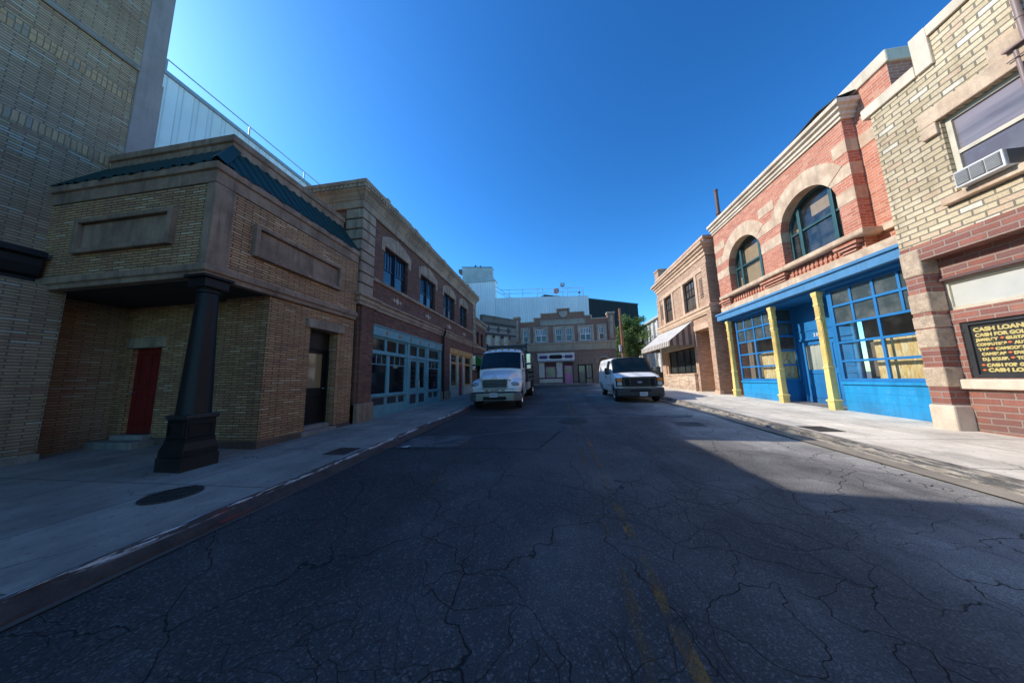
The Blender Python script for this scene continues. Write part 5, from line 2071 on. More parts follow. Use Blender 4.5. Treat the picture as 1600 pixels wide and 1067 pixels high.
Y7.box(m, 6.86, 7.25, -.1, .80, -.5, .03)
build('pier_base', m, CREAMST, yb_, bevel=.03)
m = MB()
Y7.box(m, 4.0, 6.42, 6.33, 6.64, -.05, .06)
Y7.box(m, 6.18, 6.42, 6.08, 6.329, -.05, .058)
Y7.box(m, 4.0, 4.25, 6.08, 6.329, -.05, .058)
build('window_hood', m, SANDRED, yb_, bevel=.015)
m = MB()
Y7.box(m, 4.1, 6.33, 4.62, 4.76, -.1, .10)
build('window_sill', m, SANDRED, yb_, bevel=.015)
window(yb_, Y7, 4.28, 6.16, 4.80, 6.32, .07, OFFW, glass_dark('dusty_painted_reflection_glass', (.30, .235, .235), .10, .01, .8, .35, .7), (), (.50,), .085, .07)  # purple-grey reflection put into the pane colour, bands imitate blinds
m = MB()
m.tube((7.60, 5.02, 6.66), (7.60, 5.02, 9.0), .036, 12)
m.tube((7.60, 5.13, 4.2), (7.60, 5.13, 6.60), .030, 12)
m.tube((7.60, 4.98, 4.2), (7.60, 4.98, 6.60), .036, 12)
m.box(7.52, 7.66, 4.8, 5.22, 6.62, 6.65)
m.tube((7.60, 5.02, 7.05), (7.60, 5.02, 7.09), .046, 12)
m.tube((7.56, 4.85, 6.45), (7.56, 5.22, 6.45), .010, 6)
build('downpipe', m, paint('mauve_brown_pipe', (.30, .20, .18), .5, .3), yb_, smooth=True)
m = MB()
Y7.box(m, 4.8, 5.44, 6.62, 6.95, -.02, .03)
build('stone_block', m, SANDRED, yb_, bevel=.01)
window(yb_, Y9, 4.9, 6.92, 2.66, 3.28, .05, OFFW, glass_dark('blind_behind_glass', (.62, .60, .54), .15, .004, .8, .2), (), (), .075, .05)
m = MB()
Y9.box(m, 4.9, 6.95, 3.281, 3.33, -.05, .05)
build('window_hood', m, RUST, yb_)
m = MB()
Y9.box(m, 5.2, 6.93, 1.11, 1.30, -.1, .09)
build('window_sill', m, CREAMST, yb_, bevel=.02)
# sign window
cs = thing('pawn_sign', 'black window sign with yellow lettering offering cash loans', 'sign', (7.95, 6.0, 1.35))
f = Y9.at(-.03)
m = MB()
f.box(m, 5.30, 5.37, 1.32, 2.40, -.06, 0)
f.box(m, 6.70, 6.78, 1.32, 2.40, -.06, 0)
f.box(m, 5.37, 6.70, 2.33, 2.40, -.06, -.003)
f.box(m, 5.37, 6.70, 1.32, 1.39, -.06, -.003)
for z in (1.5, 2.2):
    f.box(m, 6.755, 6.79, z, z + .07, -.01, .01)
build('frame', m, paint('grey_black_frame', (.04, .04, .042), .45, .2), cs, bevel=.004)
m = MB()
m.face([f.p(5.36, 1.38, -.035), f.p(6.71, 1.38, -.035), f.p(6.71, 2.34, -.035), f.p(5.36, 2.34, -.035)])
build('panel', m, paint('black_sign_panel', (.045, .043, .042), .35, .1, grain=False), cs)
SY = plain('sign_yellow', (.60, .47, .17), .5)
SO = plain('sign_orange', (.72, .16, .05), .5)
XF = 7.92 + .03 + .032
lines = [(2.195, .105, 6.665, 'CASH LOANS'), (2.095, .088, 6.655, 'CASH FOR GOLD'), (2.01, .070, 6.655, 'JEWELRY'), (1.92, .070, 6.66, 'COMPUTERS'), (1.83, .070, 6.65, "TV'S"), (1.74, .070, 6.625, 'CAMERAS'), (1.645, .072, 6.63, 'D.J. EQUIP.'), (1.53, .078, 6.595, 'CASH FOR GOLD'), (1.435, .088, 6.59, 'CASH LOANS')]
second = {2.01: ('GUITARS', 6.29, 6.33), 1.92: ('AUTOS', 6.205, 6.255), 1.83: ('CAMCORDERS', 6.44, 6.48), 1.74: ("DVD'S", 6.24, 6.28), 1.645: ('TOOLS', 6.22, 6.265)}


def wmat(y, z):
    return Matrix(((0, 0, -1, XF), (-1, 0, 0, y), (0, 1, 0, z), (0, 0, 0, 1)))


for z, s_, y, tx in lines:
    rows = [(tx, y)] + ([(second[z][0], second[z][1])] if z in second else [])
    m = MB()
    for t_, yy in rows:
        tmx = text_mesh(t_, s_ * .98, .0060, .002, 'LEFT', 1.0)
        wd = max(v[0] for v in tmx.v)
        want = {'CASH LOANS': .66 if z > 2 else .60, 'CASH FOR GOLD': .66 if z > 2 else .60, 'JEWELRY': .28, 'COMPUTERS': .37, "TV'S": .135, 'CAMERAS': .30, 'D.J. EQUIP.': .32, 'GUITARS': .30, 'AUTOS': .22, 'CAMCORDERS': .48, "DVD'S": .18, 'TOOLS': .22}[t_]
        tmx.v = [(x * want / wd, q, w_) for x, q, w_ in tmx.v]
        m.add(tmx, wmat(yy, z))
    build_each('lettering', m, SY, cs, gap=.02)
    dia = [second[z][2]] if z in second else ([6.635] if z < 1.6 else [])
    for dy in dia:
        m = MB()
        fy = Fr('x', XF, -1)
        fy.poly(m, [(dy - .03, z + .033), (dy, z + .012), (dy + .03, z + .033), (dy, z + .054)], -.002, .004)
        build('diamond_mark', m, SO, cs)
# window air conditioner
ac = thing('air_conditioner', 'white window air conditioner with three grille panels resting on the sill', 'air conditioner', (7.5, 5.87, 4.78))
m = MB()
m.box(7.42, 7.72, 5.39, 5.98, 4.77, 5.08)
build('case', m, paint('aged_white_plastic', (.78, .75, .71), .45, .15), ac, bevel=.012)
m = MB()
for a, b in ((5.415, 5.585), (5.60, 5.77), (5.785, 5.955)):
    m.box(7.408, 7.419, a, b, 4.81, 5.045)
build_each('grille_panel', m, plain('grey_grille', (.16, .16, .16), .5), ac)
m = MB()
for a, b in ((5.415, 5.585), (5.60, 5.77), (5.785, 5.955)):
    for i in range(9):
        z = 4.82 + i * .025
        m.box(7.400, 7.4075, a + .008, b - .008, z, z + .009)
build('louvre_slats', m, plain('pale_louvre', (.46, .45, .44), .5), ac)
m = MB()
m.box(7.46, 7.70, 5.378, 5.389, 4.80, 5.05)
build('side_vent', m, plain('dark_vent', (.10, .10, .10), .6), ac)

# ------------------------------------------------------------------ far metal buildings
fw = thing('warehouse', 'white ribbed metal warehouse with a grey rooftop box beyond the street end', 'building', (-4, 45, .9))
FWY = Fr('y', 40, -1)
m = MB()
m.hexa([(-8.25, 40, .5), (5.05, 40, .5), (5.05, 40, 12.98), (-8.25, 40, 13.5)], [(-8.25, 55, .5), (5.05, 55, .5), (5.05, 55, 12.98), (-8.25, 55, 13.5)])
m.box(-16, -8.27, 39.97, 41.2, .5, 16.15)
build('wall', m, WHITEFAR, fw)
m = MB()
m.hexa([(-13.3, 39.9, 16.2), (-8.22, 39.9, 16.2), (-8.75, 39.9, 17.0), (-8.75, 39.9, 18.2), (-13.3, 39.9, 18.6)], [(-13.3, 41.1, 16.2), (-8.22, 41.1, 16.2), (-8.75, 41.1, 17.0), (-8.75, 41.1, 18.2), (-13.3, 41.1, 18.6)])
m.box(-16, -8.15, 39.85, 41.3, 16.1, 16.25)
build('rooftop_box', m, GREYMETAL, fw)
m = MB()
m.hexa([(-13.4, 39.85, 18.62), (-8.7, 39.85, 18.22), (-8.7, 39.85, 18.30), (-13.4, 39.85, 18.70)], [(-13.4, 41.2, 18.62), (-8.7, 41.2, 18.22), (-8.7, 41.2, 18.30), (-13.4, 41.2, 18.70)])
m.box(-13.9, -13.4, 39.9, 41, 17.8, 18.35)
m.box(-11.4, -11.2, 40, 40.4, 18.45, 18.85)
m.box(-10.6, -10.45, 40, 40.4, 18.38, 18.72)
build('roof_fittings', m, plain('dark_flashing', (.10, .11, .12), .5), fw)
m = MB()
rt = lambda x: 13.5 - (x + 8.25) * .52 / 13.3
xs = [-6.2, -4.2, -2.1, -1.3, .3, 2.2, 3.9, 4.4]
for x in xs:
    m.tube((x, 40.1, rt(x)), (x, 40.1, rt(x) + 1.25), .045, 8)
for h in (.62, 1.22):
    m.tube((-7.6 if h > 1 else -7.4, 40.1, rt(-7.6) + h), (4.4, 40.1, rt(4.4) + h), .035, 8)
m.tube((-8.2, 40.1, 15.3), (-5.9, 40.1, 13.4), .045, 8)
m.tube((-8.2, 40.1, 14.6), (-6.3, 40.1, 13.4), .045, 8)
build('railing', m, plain('pale_blue_railing', (.55, .60, .66), .4), fw)
m = MB()
m.hexa([(-2.3, 41, 13.2), (2.4, 41, 13.1), (1.2, 41, 13.45), (-1.1, 41, 13.85)], [(-2.3, 44, 13.2), (2.4, 44, 13.1), (1.2, 44, 13.45), (-1.1, 44, 13.85)])
build('rooftop_canopy', m, plain('dark_green_canopy', (.02, .045, .045), .6), fw)
lt = thing('floodlight', 'square floodlight on a stalk above the white warehouse railing', 'floodlight', (1.55, 40.2, 13.3))
m = MB()
m.tube((1.55, 40.2, 13.1), (1.55, 40.2, 14.6), .04, 8)
build('stalk', m, STEEL, lt)
m = MB()
m.box(1.25, 1.85, 40.0, 40.3, 14.6, 15.1)
build('lamp_head', m, plain('brown_lamp_body', (.20, .17, .13), .5), lt, bevel=.03)
m = MB()
m.box(1.32, 1.78, 39.98, 39.999, 14.66, 15.04)
build('lens', m, LAMP, lt)
lt = thing('spotlight', 'round red spotlight standing on the edge of the white warehouse roof', 'spotlight', (.65, 40.2, 13.2))
m = MB()
m.tube((.65, 40.2, 13.0), (.65, 40.2, 13.6), .05, 8)
build('stalk', m, STEEL, lt)
m = MB()
m.lathe([(0, -.12), (.30, -.10), (.42, .06), (.42, .12), (.30, .16), (0, .17)], (.65, 40.2, 14.05), axis='y', seg=20)
build('lamp_head', m, paint('faded_red_lamp', (.45, .10, .08), .5, .3), lt)
m = MB()
m.lathe([(0, 0), (.30, 0), (.26, -.03), (0, -.05)], (.65, 40.07, 14.05), axis='y', seg=20)
build('lens', m, plain('pink_lens', (.50, .28, .26), .3), lt)
lt = thing('roof_lamp', 'small rusty lamp at the right end of the white warehouse railing', 'lamp', (3.9, 40.1, 13.1))
m = MB()
m.tube((3.85, 40.0, 13.0), (3.85, 40.0, 13.35), .04, 8)
build('stalk', m, STEEL, lt)
m = MB()
m.lathe([(0, -.15), (.12, -.12), (.18, .1), (0, .12)], (3.85, 40.0, 13.5), axis='x', seg=12)
build('lamp_head', m, RUST, lt)
dk = thing('dark_warehouse', 'black clad warehouse behind the tree', 'building', (10, 46, .9))
m = MB()
m.hexa([(5.3, 42, .5), (13.6, 47.2, .5), (13.6, 47.2, 12.95), (5.3, 42, 12.95)], [(2, 50, .5), (10, 56, .5), (10, 56, 12.95), (2, 50, 12.95)])
build('wall', m, DARKMETAL, dk)
m = MB()
m.hexa([(5.25, 41.9, 12.95), (13.7, 47.15, 12.95), (13.7, 47.15, 13.15), (5.25, 41.9, 13.15)], [(5.2, 42.2, 12.95), (13.6, 47.45, 12.95), (13.6, 47.45, 13.15), (5.2, 42.2, 13.15)])
build('roof_edge', m, plain('teal_edge', (.02, .05, .06), .5), dk)
ww = thing('white_building', 'long white wall with upright fins in sun behind the tree at the side street', 'building', (12, 30, .9))
m = MB()
m.box(10.2, 16, 24.4, 36, .3, 7.1)
build('wall', m, paint('white_render', (.68, .66, .61), .7, .1, streak=.3), ww)
m = MB()
for y in (25, 26.3, 27.6, 28.9, 30.2, 31.5, 32.8, 34.1, 35.4):
    m.box(9.98, 10.22, y, y + .35, .3, 6.9)
build_each('fin', m, paint('white_fin', (.62, .60, .56), .7, .1), ww, bevel=.01)
m = MB()
m.box(9.9, 16.1, 24.3, 36.1, 7.1, 7.3)
build('roof_edge', m, plain('pale_edge', (.5, .5, .48), .6), ww)

# ------------------------------------------------------------------ utility pole, trees and shrubs
up = thing('utility_pole', 'reddish brown wooden utility pole with a pale box beside the end building', 'utility pole', (6.88, 30, .85))
m = MB()
m.tube((6.92, 30, .7), (6.83, 30, 8.5), .17, 14, .125)
build('pole', m, stone('red_brown_wood', (.30, .12, .06), .35, 1.2, .5, tint=(.22, .10, .06)), up, smooth=True)
m = MB()
m.box(6.52, 6.72, 29.85, 30.1, 4.05, 4.72)
build('meter_box', m, plain('pale_grey_box', (.55, .56, .56), .5), up, bevel=.02)
m = MB()
m.tube((6.74, 29.95, .9), (6.72, 29.95, 4.1), .03, 8)
build('conduit', m, plain('grey_conduit', (.35, .33, .31), .5), up)


def leafmat(name, c1, c2):
    t = NT(name)
    n = t.noise(t.pos(), 1.1, 5, .6)
    n2 = t.noise(t.pos(), 9, 3, .6)
    c = t.ramp(n, [(.32, c1), (.68, c2)])
    c = t.mix(1.0, c, t.ramp(n2, [(.3, .6), (.7, 1.35)]), 'MULTIPLY')
    t.base(c)
    t.rough(.55)
    tr = t.n('BsdfTranslucent')
    t.set(tr.inputs[0], t.mix(.4, c, (.12, .2, .03)))
    mx = t.n('MixShader')
    mx.inputs[0].default_value = .3
    t.t.links.new(t.b.outputs[0], mx.inputs[1])
    t.t.links.new(tr.outputs[0], mx.inputs[2])
    t.t.links.new(mx.outputs[0], t.out.inputs[0])
    return t.m


LEAF = leafmat('tree_leaf', (.06, .115, .03), (.18, .27, .075))
DRY = leafmat('dry_leaf', (.10, .085, .045), (.22, .18, .10))
BARK = stone('grey_bark', (.14, .115, .09), .4, 5, 0)


def leaves(m, centres, per, size, spread):
    for c, r in centres:
        for _ in range(int(per * r * r)):
            d = Vector((random.gauss(0, 1), random.gauss(0, 1), random.gauss(0, 1))).normalized() * (r * (random.random() ** .45))
            p = Vector(c) + Vector((d.x, d.y, d.z * spread))
            a = Vector((random.uniform(-1, 1), random.uniform(-1, 1), random.uniform(-.7, .7))).normalized()
            b = a.cross(Vector((random.uniform(-1, 1), random.uniform(-1, 1), random.uniform(-1, 1)))).normalized()
            s = size * random.uniform(.6, 1.3)
            m.face([p - a * s, p + b * s * .45, p + a * s, p - b * s * .45])


def tree(label, base, limbs, centres, per, size, mat, tr=.2, name='tree', cat='tree', group=None):
    t = thing(name, label, cat, base, group)
    m = MB()
    b = Vector(base)
    for p0, p1, r0, r1 in limbs:
        q0, q1 = b + Vector(p0), b + Vector(p1)
        mid = (q0 + q1) / 2 + Vector((random.uniform(-.1, .1), random.uniform(-.1, .1), 0))
        m.tube(q0, mid, r0, 8, (r0 + r1) / 2)
        m.tube(mid, q1, (r0 + r1) / 2, 8, r1)
    build('trunk', m, BARK, t, smooth=True)
    m = MB()
    leaves(m, [(b + Vector(c), r) for c, r in centres], per, size, .85)
    build('crown', m, mat, t)
    return t


cs_ = []
for i in range(40):
    a = random.uniform(0, 6.283)
    rr = random.uniform(.2, 1.0)
    h = random.uniform(-1, 1)
    cs_.append(((rr * 1.75 * math.cos(a) * math.sqrt(1 - h * h * .6), rr * 1.3 * math.sin(a), 5.0 + h * 2.1), random.uniform(.45, .85)))
tree('bushy green tree beside the wooden pole in front of the black warehouse', (8.75, 33.6, gz(33)), [((0, 0, -.1), (.05, 0, 2.4), .20, .15), ((.05, 0, 2.4), (-.8, .1, 4.6), .12, .05), ((.05, 0, 2.4), (.8, -.2, 5.2), .12, .05), ((.05, 0, 2.4), (.1, .3, 6.2), .12, .04), ((0, 0, 2.0), (1.0, .2, 3.6), .09, .03)], cs_, 620, .115, LEAF)
cs_ = []
for i in range(15):
    cs_.append(((random.uniform(-.75, .75), random.uniform(-.6, .6), random.uniform(2.9, 5.9)), random.uniform(.28, .5)))
tree('slender airy tree standing against the white finned wall', (9.15, 29.6, gz(29.6) + .1), [((0, 0, -.1), (.05, 0, 3.0), .07, .05), ((.05, 0, 3.0), (-.5, 0, 4.8), .045, .02), ((.05, 0, 3.0), (.45, .1, 5.4), .045, .02)], cs_, 190, .10, LEAF)
for lab, x, y, hh in (('dry grey brown shrub under the bushy tree', 8.1, 31.6, 1.0), ('dry leafy shrub between the slender tree and the van roof', 9.3, 31.4, 1.3), ('low dry shrub beside the slender tree trunk', 9.6, 28.4, 1.1)):
    cs_ = [((random.uniform(-.6, .6), random.uniform(-.5, .5), random.uniform(.3, hh + .9)), random.uniform(.3, .5)) for _ in range(9)]
    tree(lab, (x, y, gz(y)), [((0, 0, -.1), (.1, 0, .9), .05, .03), ((0, 0, 0), (-.3, .1, 1.0), .04, .02), ((0, 0, .1), (.35, -.1, 1.1), .04, .02)], cs_, 170, .07, DRY, name='shrub', cat='shrub')
pl = thing('planter', 'dark wooden planter box on the far pavement behind the van', 'planter', (9.0, 25.6, .8))
m = MB()
m.box(8.5, 9.8, 25.3, 26.0, .72, 1.75)
build('box', m, plain('dark_stained_wood', (.04, .03, .025), .7), pl, bevel=.02)
m = MB()
m.box(8.44, 9.86, 25.24, 26.06, 1.75, 1.83)
build('rim', m, plain('dark_stained_rim', (.055, .04, .03), .7), pl, bevel=.01)
mb = MB()
for a, b, c, d in ((5.6, 10.2, 23.6, 23.62), ):
    pass
mb.face([(8.3, 24.2, gz(24.2) + .12), (10.2, 24.2, gz(24.2) + .12), (10.2, 36, gz(36) + .12), (8.3, 36, gz(36) + .12)])
mb.face([(8.3, 24.2, gz(24.2) - .05), (8.3, 36, gz(36) - .05), (8.3, 36, gz(36) + .12), (8.3, 24.2, gz(24.2) + .12)])
mb.face([(8.3, 24.2, gz(24.2) - .05), (10.2, 24.2, gz(24.2) - .05), (10.2, 24.2, gz(24.2) + .12), (8.3, 24.2, gz(24.2) + .12)])
struct('sidewalk', mb, SIDER)

# ------------------------------------------------------------------ vehicles
def ring(half, y):
    l = [(-x, y, z) for x, z in half]
    r = [(x, y, z) for x, z in reversed(half[:-1])]
    return l + r


def lerp2(a, b, s):
    return tuple(p + (q - p) * s for p, q in zip(a, b))


def surf(h0, y0, h1, y1, j, s, side=1):
    """point on the loft between two half sections at ring parameter j"""
    i = min(int(j), len(h0) - 2)
    f = j - i
    a, b = lerp2(h0[i], h0[i + 1], f), lerp2(h1[i], h1[i + 1], f)
    x, z = lerp2(a, b, s)
    return Vector((side * x, y0 + (y1 - y0) * s, z))


def glass_patch(mb, h0, y0, h1, y1, j0, j1, s0, s1, off, both=False, side=1, nj=6, ns=4):
    """curved pane following the body; both: from side -1 through the centre to side +1"""
    cols = []
    if both:
        js = [(-1, j0 + (j1 - j0) * k / nj) for k in range(nj + 1)] + [(1, j1 - (j1 - j0) * k / nj) for k in range(1, nj + 1)]
    else:
        js = [(side, j0 + (j1 - j0) * k / nj) for k in range(nj + 1)]
    for sd, j in js:
        cols.append([tuple(surf(h0, y0, h1, y1, j, s0 + (s1 - s0) * k / ns, sd) + Vector(off)) for k in range(ns + 1)])
    for a, b in zip(cols, cols[1:]):
        for k in range(ns):
            mb.face([a[k], b[k], b[k + 1], a[k + 1]])


def place(mb, M):
    mb.v = [tuple(M @ Vector(p)) for p in mb.v]
    return mb


def cut(o, cutter_mb, parent):
    """boolean difference applied to the mesh"""
    c = build('cutter', cutter_mb, BLACK, parent)
    md = o.modifiers.new('cut', 'BOOLEAN')
    md.operation = 'DIFFERENCE'
    md.solver = 'EXACT'
    md.object = c
    bpy.context.view_layer.update()
    dg = bpy.context.evaluated_depsgraph_get()
    me = bpy.data.meshes.new_from_object(o.evaluated_get(dg))
    o.modifiers.remove(md)
    old = o.data
    me.name = old.name
    o.data = me
    bpy.data.meshes.remove(old)
    cm_ = c.data
    bpy.data.objects.remove(c)
    bpy.data.meshes.remove(cm_)
    return o


def wheel(parent, M, x, y, r, w, rim_r, rimmat, dual=False):
    """x is the outer side wall (sign gives the side)"""
    sg = 1 if x > 0 else -1
    ww_ = w * (2.1 if dual else 1)
    m = MB()
    xi = x - sg * ww_
    prof = [(rim_r, x - sg * .02), (rim_r + .03, x - sg * .005), (r - .06, x), (r - .02, x - sg * .03), (r, x - sg * .06), (r, xi + sg * .06), (r - .02, xi + sg * .03), (r - .06, xi), (rim_r, xi + sg * .01)]
    m.lathe([(a, h) for a, h in prof], (0, y, r), axis='x', seg=30, caps=False)
    wobj = build('wheel', MB().add(place(m, M)), RUBBER, parent, smooth=True)
    m = MB()
    m.lathe([(.0, x - sg * .015), (.045, x - sg * .015), (.07, x - sg * .03), (rim_r * .55, x - sg * .075), (rim_r * .82, x - sg * .05), (rim_r * .9, x - sg * .02), (rim_r + .012, x - sg * .004), (rim_r + .012, x - sg * .03), (0, x - sg * .16)], (0, y, r), axis='x', seg=30, caps=False)
    for k in range(8):
        a = k * math.pi / 4
        m.lathe([(0, x - sg * .03), (.016, x - sg * .03), (.016, x - sg * .07)], (0, y + .11 * math.cos(a), r + .11 * math.sin(a)), axis='x', seg=8, caps=False)
    build('rim', place(m, M), rimmat, wobj, smooth=True)
    return wobj


# ---- white cargo van
vz = gz(14.5)
VL = (3.62, 13.22, gz(13.9))
VM = Matrix.Translation((3.62, 13.22, gz(14.0) - .02)) @ Matrix.Rotation(math.atan(SLOPE), 4, 'X') @ Matrix.Rotation(rad(-.6), 4, 'Z')
van = thing('cargo_van', 'white cargo van with black grille parked against the right kerb', 'van', VL)


def hs(w, zb, zh):
    return [(w - .06, zb), (w - .01, zb + .09), (w, .75), (w, .98 if zh > 1.15 else .9), (w - .03, zh - .11), (w - .06, zh - .06), (w - .11, zh - .02), (w - .26, zh), (0, zh + .02)]


def bs(w, top):
    return [(w - .06, .40), (w - .01, .49), (w + .01, .75), (w, 1.02), (w - .015, 1.30), (w - .075, 1.70), (w - .155, top - .10), (w - .27, top - .02), (0, top + .03)]


vs = [(.09, hs(.90, .50, 1.09)), (.15, hs(.955, .46, 1.15)), (.38, hs(.985, .42, 1.20)), (.98, hs(1.0, .40, 1.31)), (1.66, bs(1.0, 2.03)), (1.80, bs(1.0, 2.05)), (2.62, bs(1.005, 2.07)), (5.15, bs(1.005, 2.07)), (5.32, bs(.985, 2.03)), (5.38, bs(.95, 1.97))]
m = MB()
m.loft([ring(h, y) for y, h in vs])
body = build('body', place(m, VM), WHITECAR, van)
m = MB()
for sx in (-1, 1):
    for wy in (.78, 4.30):
        m.lathe([(.45, sx * .62), (.45, sx * 1.2)], (0, wy, .38), axis='x', seg=32)
cut(body, place(m, VM), van)
for p in body.data.polygons:
    p.use_smooth = True
body.data.set_sharp_from_angle(angle=rad(32))
m = MB()
m.box(-.90, .90, .3, 5.2, .36, .62)
m.box(-.60, .60, .2, 5.2, .30, .9)
build('underbody', place(m, VM), BLACK, van)
for sx in (-1, 1):
    for wy in (.78, 4.30):
        wheel(van, VM, sx * .965, wy, .375, .245, .205, STEEL)
m = MB()
glass_patch(m, vs[3][1], .98, vs[4][1], 1.66, 5.7, 8, .03, .97, (0, -.010, .010), True)
gk = build('windscreen', place(m, VM), CARGLASS, van, smooth=True)
m = MB()
h0, h1 = vs[3][1], vs[4][1]
for j in (5.55, ):
    for sd in (-1, 1):
        glass_patch(m, h0, .98, h1, 1.66, 5.45, 5.75, .0, 1.0, (0, -.016, .012), False, sd, 1, 4)
glass_patch(m, h0, .98, h1, 1.66, 5.7, 8, .0, .05, (0, -.016, .014), True, 1, 6, 1)
glass_patch(m, h0, .98, h1, 1.66, 5.7, 8, .955, 1.0, (0, -.016, .014), True, 1, 6, 1)
build('windscreen_seal', place(m, VM), plain('black_seal', (.012, .012, .012), .6), gk, smooth=True)
for sd in (-1, 1):
    m = MB()
    glass_patch(m, vs[4][1], 1.66, vs[6][1], 2.62, 4.18, 5.85, .06, .86, (sd * .010, 0, .002), False, sd, 4, 4)
    build('side_window', place(m, VM), CARGLASS, van, smooth=True)
    m = MB()
    x = sd * 1.008
    for yy in (1.22, 2.66, 4.05):
        if yy < 2 or yy > 3:
            continue
        m.box(x - .004, x + .004, yy, yy + .016, .55, 1.95)
    m.box(x - .003, x + .005, .95, 5.2, .70, .735)
    m.box(x - .003, x + .004, 1.20, 1.215, .62, 1.28)
    build('body_trim', place(m, VM), plain('grey_trim', (.22, .23, .24), .5), van)
    m = MB()
    m.box(min(x, x + sd * .03), max(x, x + sd * .03), 2.38, 2.56, 1.10, 1.15)
    build('door_handle', place(m, VM), PLASTIC, van, bevel=.008)
    m = MB()
    xa, xb = srt((sd * 1.05, sd * 1.27))
    m.loft([[(sd * 1.05, 1.12 + dy, z) for dy, z in ((0, 1.26), (.10, 1.26), (.10, 1.56), (0, 1.56))], [(sd * 1.16, 1.08 + dy, z) for dy, z in ((-.02, 1.24), (.11, 1.24), (.11, 1.58), (-.02, 1.58))], [(sd * 1.27, 1.12 + dy, z) for dy, z in ((0, 1.27), (.08, 1.27), (.08, 1.54), (0, 1.54))]])
    mi = build('mirror', place(m, VM), PLASTIC, van, bevel=.03, seg=3)
    m = MB()
    m.tube((sd * .95, 1.38, 1.34), (sd * 1.10, 1.18, 1.33), .03, 8)
    m.tube((sd * .93, 1.40, 1.48), (sd * 1.10, 1.18, 1.47), .03, 8)
    build('mirror_arm', place(m, VM), PLASTIC, mi)
    m = MB()
    m.lathe([(0, sd * 1.012), (.13, sd * 1.012), (.13, sd * 1.0)], (0, 0, 0), axis='x', seg=24, caps=False)
    m.v = [(x_ + (-.03 * sd), y_ + 4.55, z_ + 1.52) for x_, y_, z_ in m.v]
    lg = build('logo', place(m, VM), BLUELOGO, van)
    m = MB()
    for zz, l in ((1.57, .07), (1.52, .10), (1.47, .07)):
        xx = srt((sd * (1.012 - .03), sd * (1.016 - .03)))
        m.box(xx[0], xx[1], 4.55 - l, 4.55 + l, zz - .011, zz + .011)
    build('logo_mark', place(m, VM), WHITEP, lg)
# nose
m = MB()
for a, b, c, d in ((-.70, .70, 1.04, 1.14), (-.70, .70, .70, .76)):
    m.box(a, b, .03, .14, c, d)
for a, b in ((-.70, -.62), (.62, .70), (-.43, -.37), (.37, .43)):
    m.box(a, b, .034, .14, .761, 1.039)
gr = build('grille', place(m, VM), PLASTIC, van, bevel=.012)
m = MB()
for i in range(3):
    z = .80 + i * .085
    m.box(-.37, .37, .05, .12, z, z + .034)
build('grille_bar', place(m, VM), plain('dark_bar_plastic', (.028, .027, .03), .4), gr, bevel=.006)
m = MB()
m.box(-.62, .62, .075, .12, .76, 1.04)
build('grille_shadow', place(m, VM), BLACK, gr)
m = MB()
m.lathe([(0, .020), (.115, .020), (.125, .034), (.125, .05)], (0, 0, 0), axis='y', seg=28, caps=False)
m.v = [(x_, y_, z_ * .42 + .905) for x_, y_, z_ in m.v]
bd = build('badge', place(m, VM), CHROME, gr)
m = MB()
m.lathe([(0, .018), (.105, .018), (.105, .022)], (0, 0, 0), axis='y', seg=28, caps=False)
m.v = [(x_, y_, z_ * .40 + .905) for x_, y_, z_ in m.v]
tx_ = text_mesh('Ford', .075, .001, .001, 'CENTER')
build('badge_field', place(m, VM), BLUELOGO, gr)
q = MB().add(tx_, Matrix(((1, 0, 0, 0), (0, 0, -1, .016), (0, 1, 0, .883), (0, 0, 0, 1))))
build('badge_lettering', place(q, VM), plain('badge_silver', (.7, .7, .72), .3), gr)
for sd in (-1, 1):
    m = MB()
    xa, xb = srt((sd * .70, sd * .965))
    m.box(xa, xb, .05, .30, .72, 1.09)
    hl = build('headlight', place(m, VM), BLACK, van, bevel=.02)
    m = MB()
    xa, xb = srt((sd * .73, sd * .955))
    m.box(xa, xb, .040, .12, .955, 1.065)
    build('indicator_lens', place(m, VM), AMBER, hl, bevel=.01)
    m = MB()
    xa, xb = srt((sd * .735, sd * .94))
    m.box(xa, xb, .042, .12, .76, .93)
    build('lamp_lens', place(m, VM), LAMP, hl, bevel=.02)
m = MB()
prof = [(-.98, .30), (-1.02, .12), (-.97, -.02), (-.70, -.07), (.70, -.07), (.97, -.02), (1.02, .12), (.98, .30)]
m.loft([[(x_ * s_, y_ + o_, z_) for x_, y_ in prof] for s_, o_, z_ in ((.96, .05, .27), (1, 0, .33), (1, 0, .60), (.985, .03, .66))])
bp_ = build('bumper', place(m, VM), PLASTIC, van, bevel=.012)
m = MB()
m.box(-.42, .42, -.078, -.02, .50, .58)
m.box(.50, .80, -.068, -.0, .36, .42)
build('bumper_vent', place(m, VM), BLACK, bp_)
m = MB()
m.box(-.05, .27, -.088, -.075, .32, .485)
pt = build('number_plate', place(m, VM), PLATE, van, bevel=.003)
m = MB()
for i in range(7):
    m.box(-.025 + i * .039, .003 + i * .039, -.0905, -.0885, .375, .44)
build('plate_characters', place(m, VM), plain('plate_blue_grey', (.28, .29, .36), .5), pt)
m = MB()
m.tube((-.62, 1.02, 1.345), (-.10, 1.16, 1.50), .010, 6)
m.tube((.10, 1.02, 1.345), (.60, 1.14, 1.48), .010, 6)
build('wiper', place(m, VM), BLACK, van)

# ---- white flatbed truck
TM = Matrix.Translation((-2.40, 11.18, gz(12.1) - .02)) @ Matrix.Rotation(math.atan(SLOPE), 4, 'X') @ Matrix.Rotation(rad(.8), 4, 'Z')
trk = thing('flatbed_truck', 'white flatbed truck with chrome grille and black stake rack parked at the left kerb', 'truck', (-2.4, 12, gz(12)))


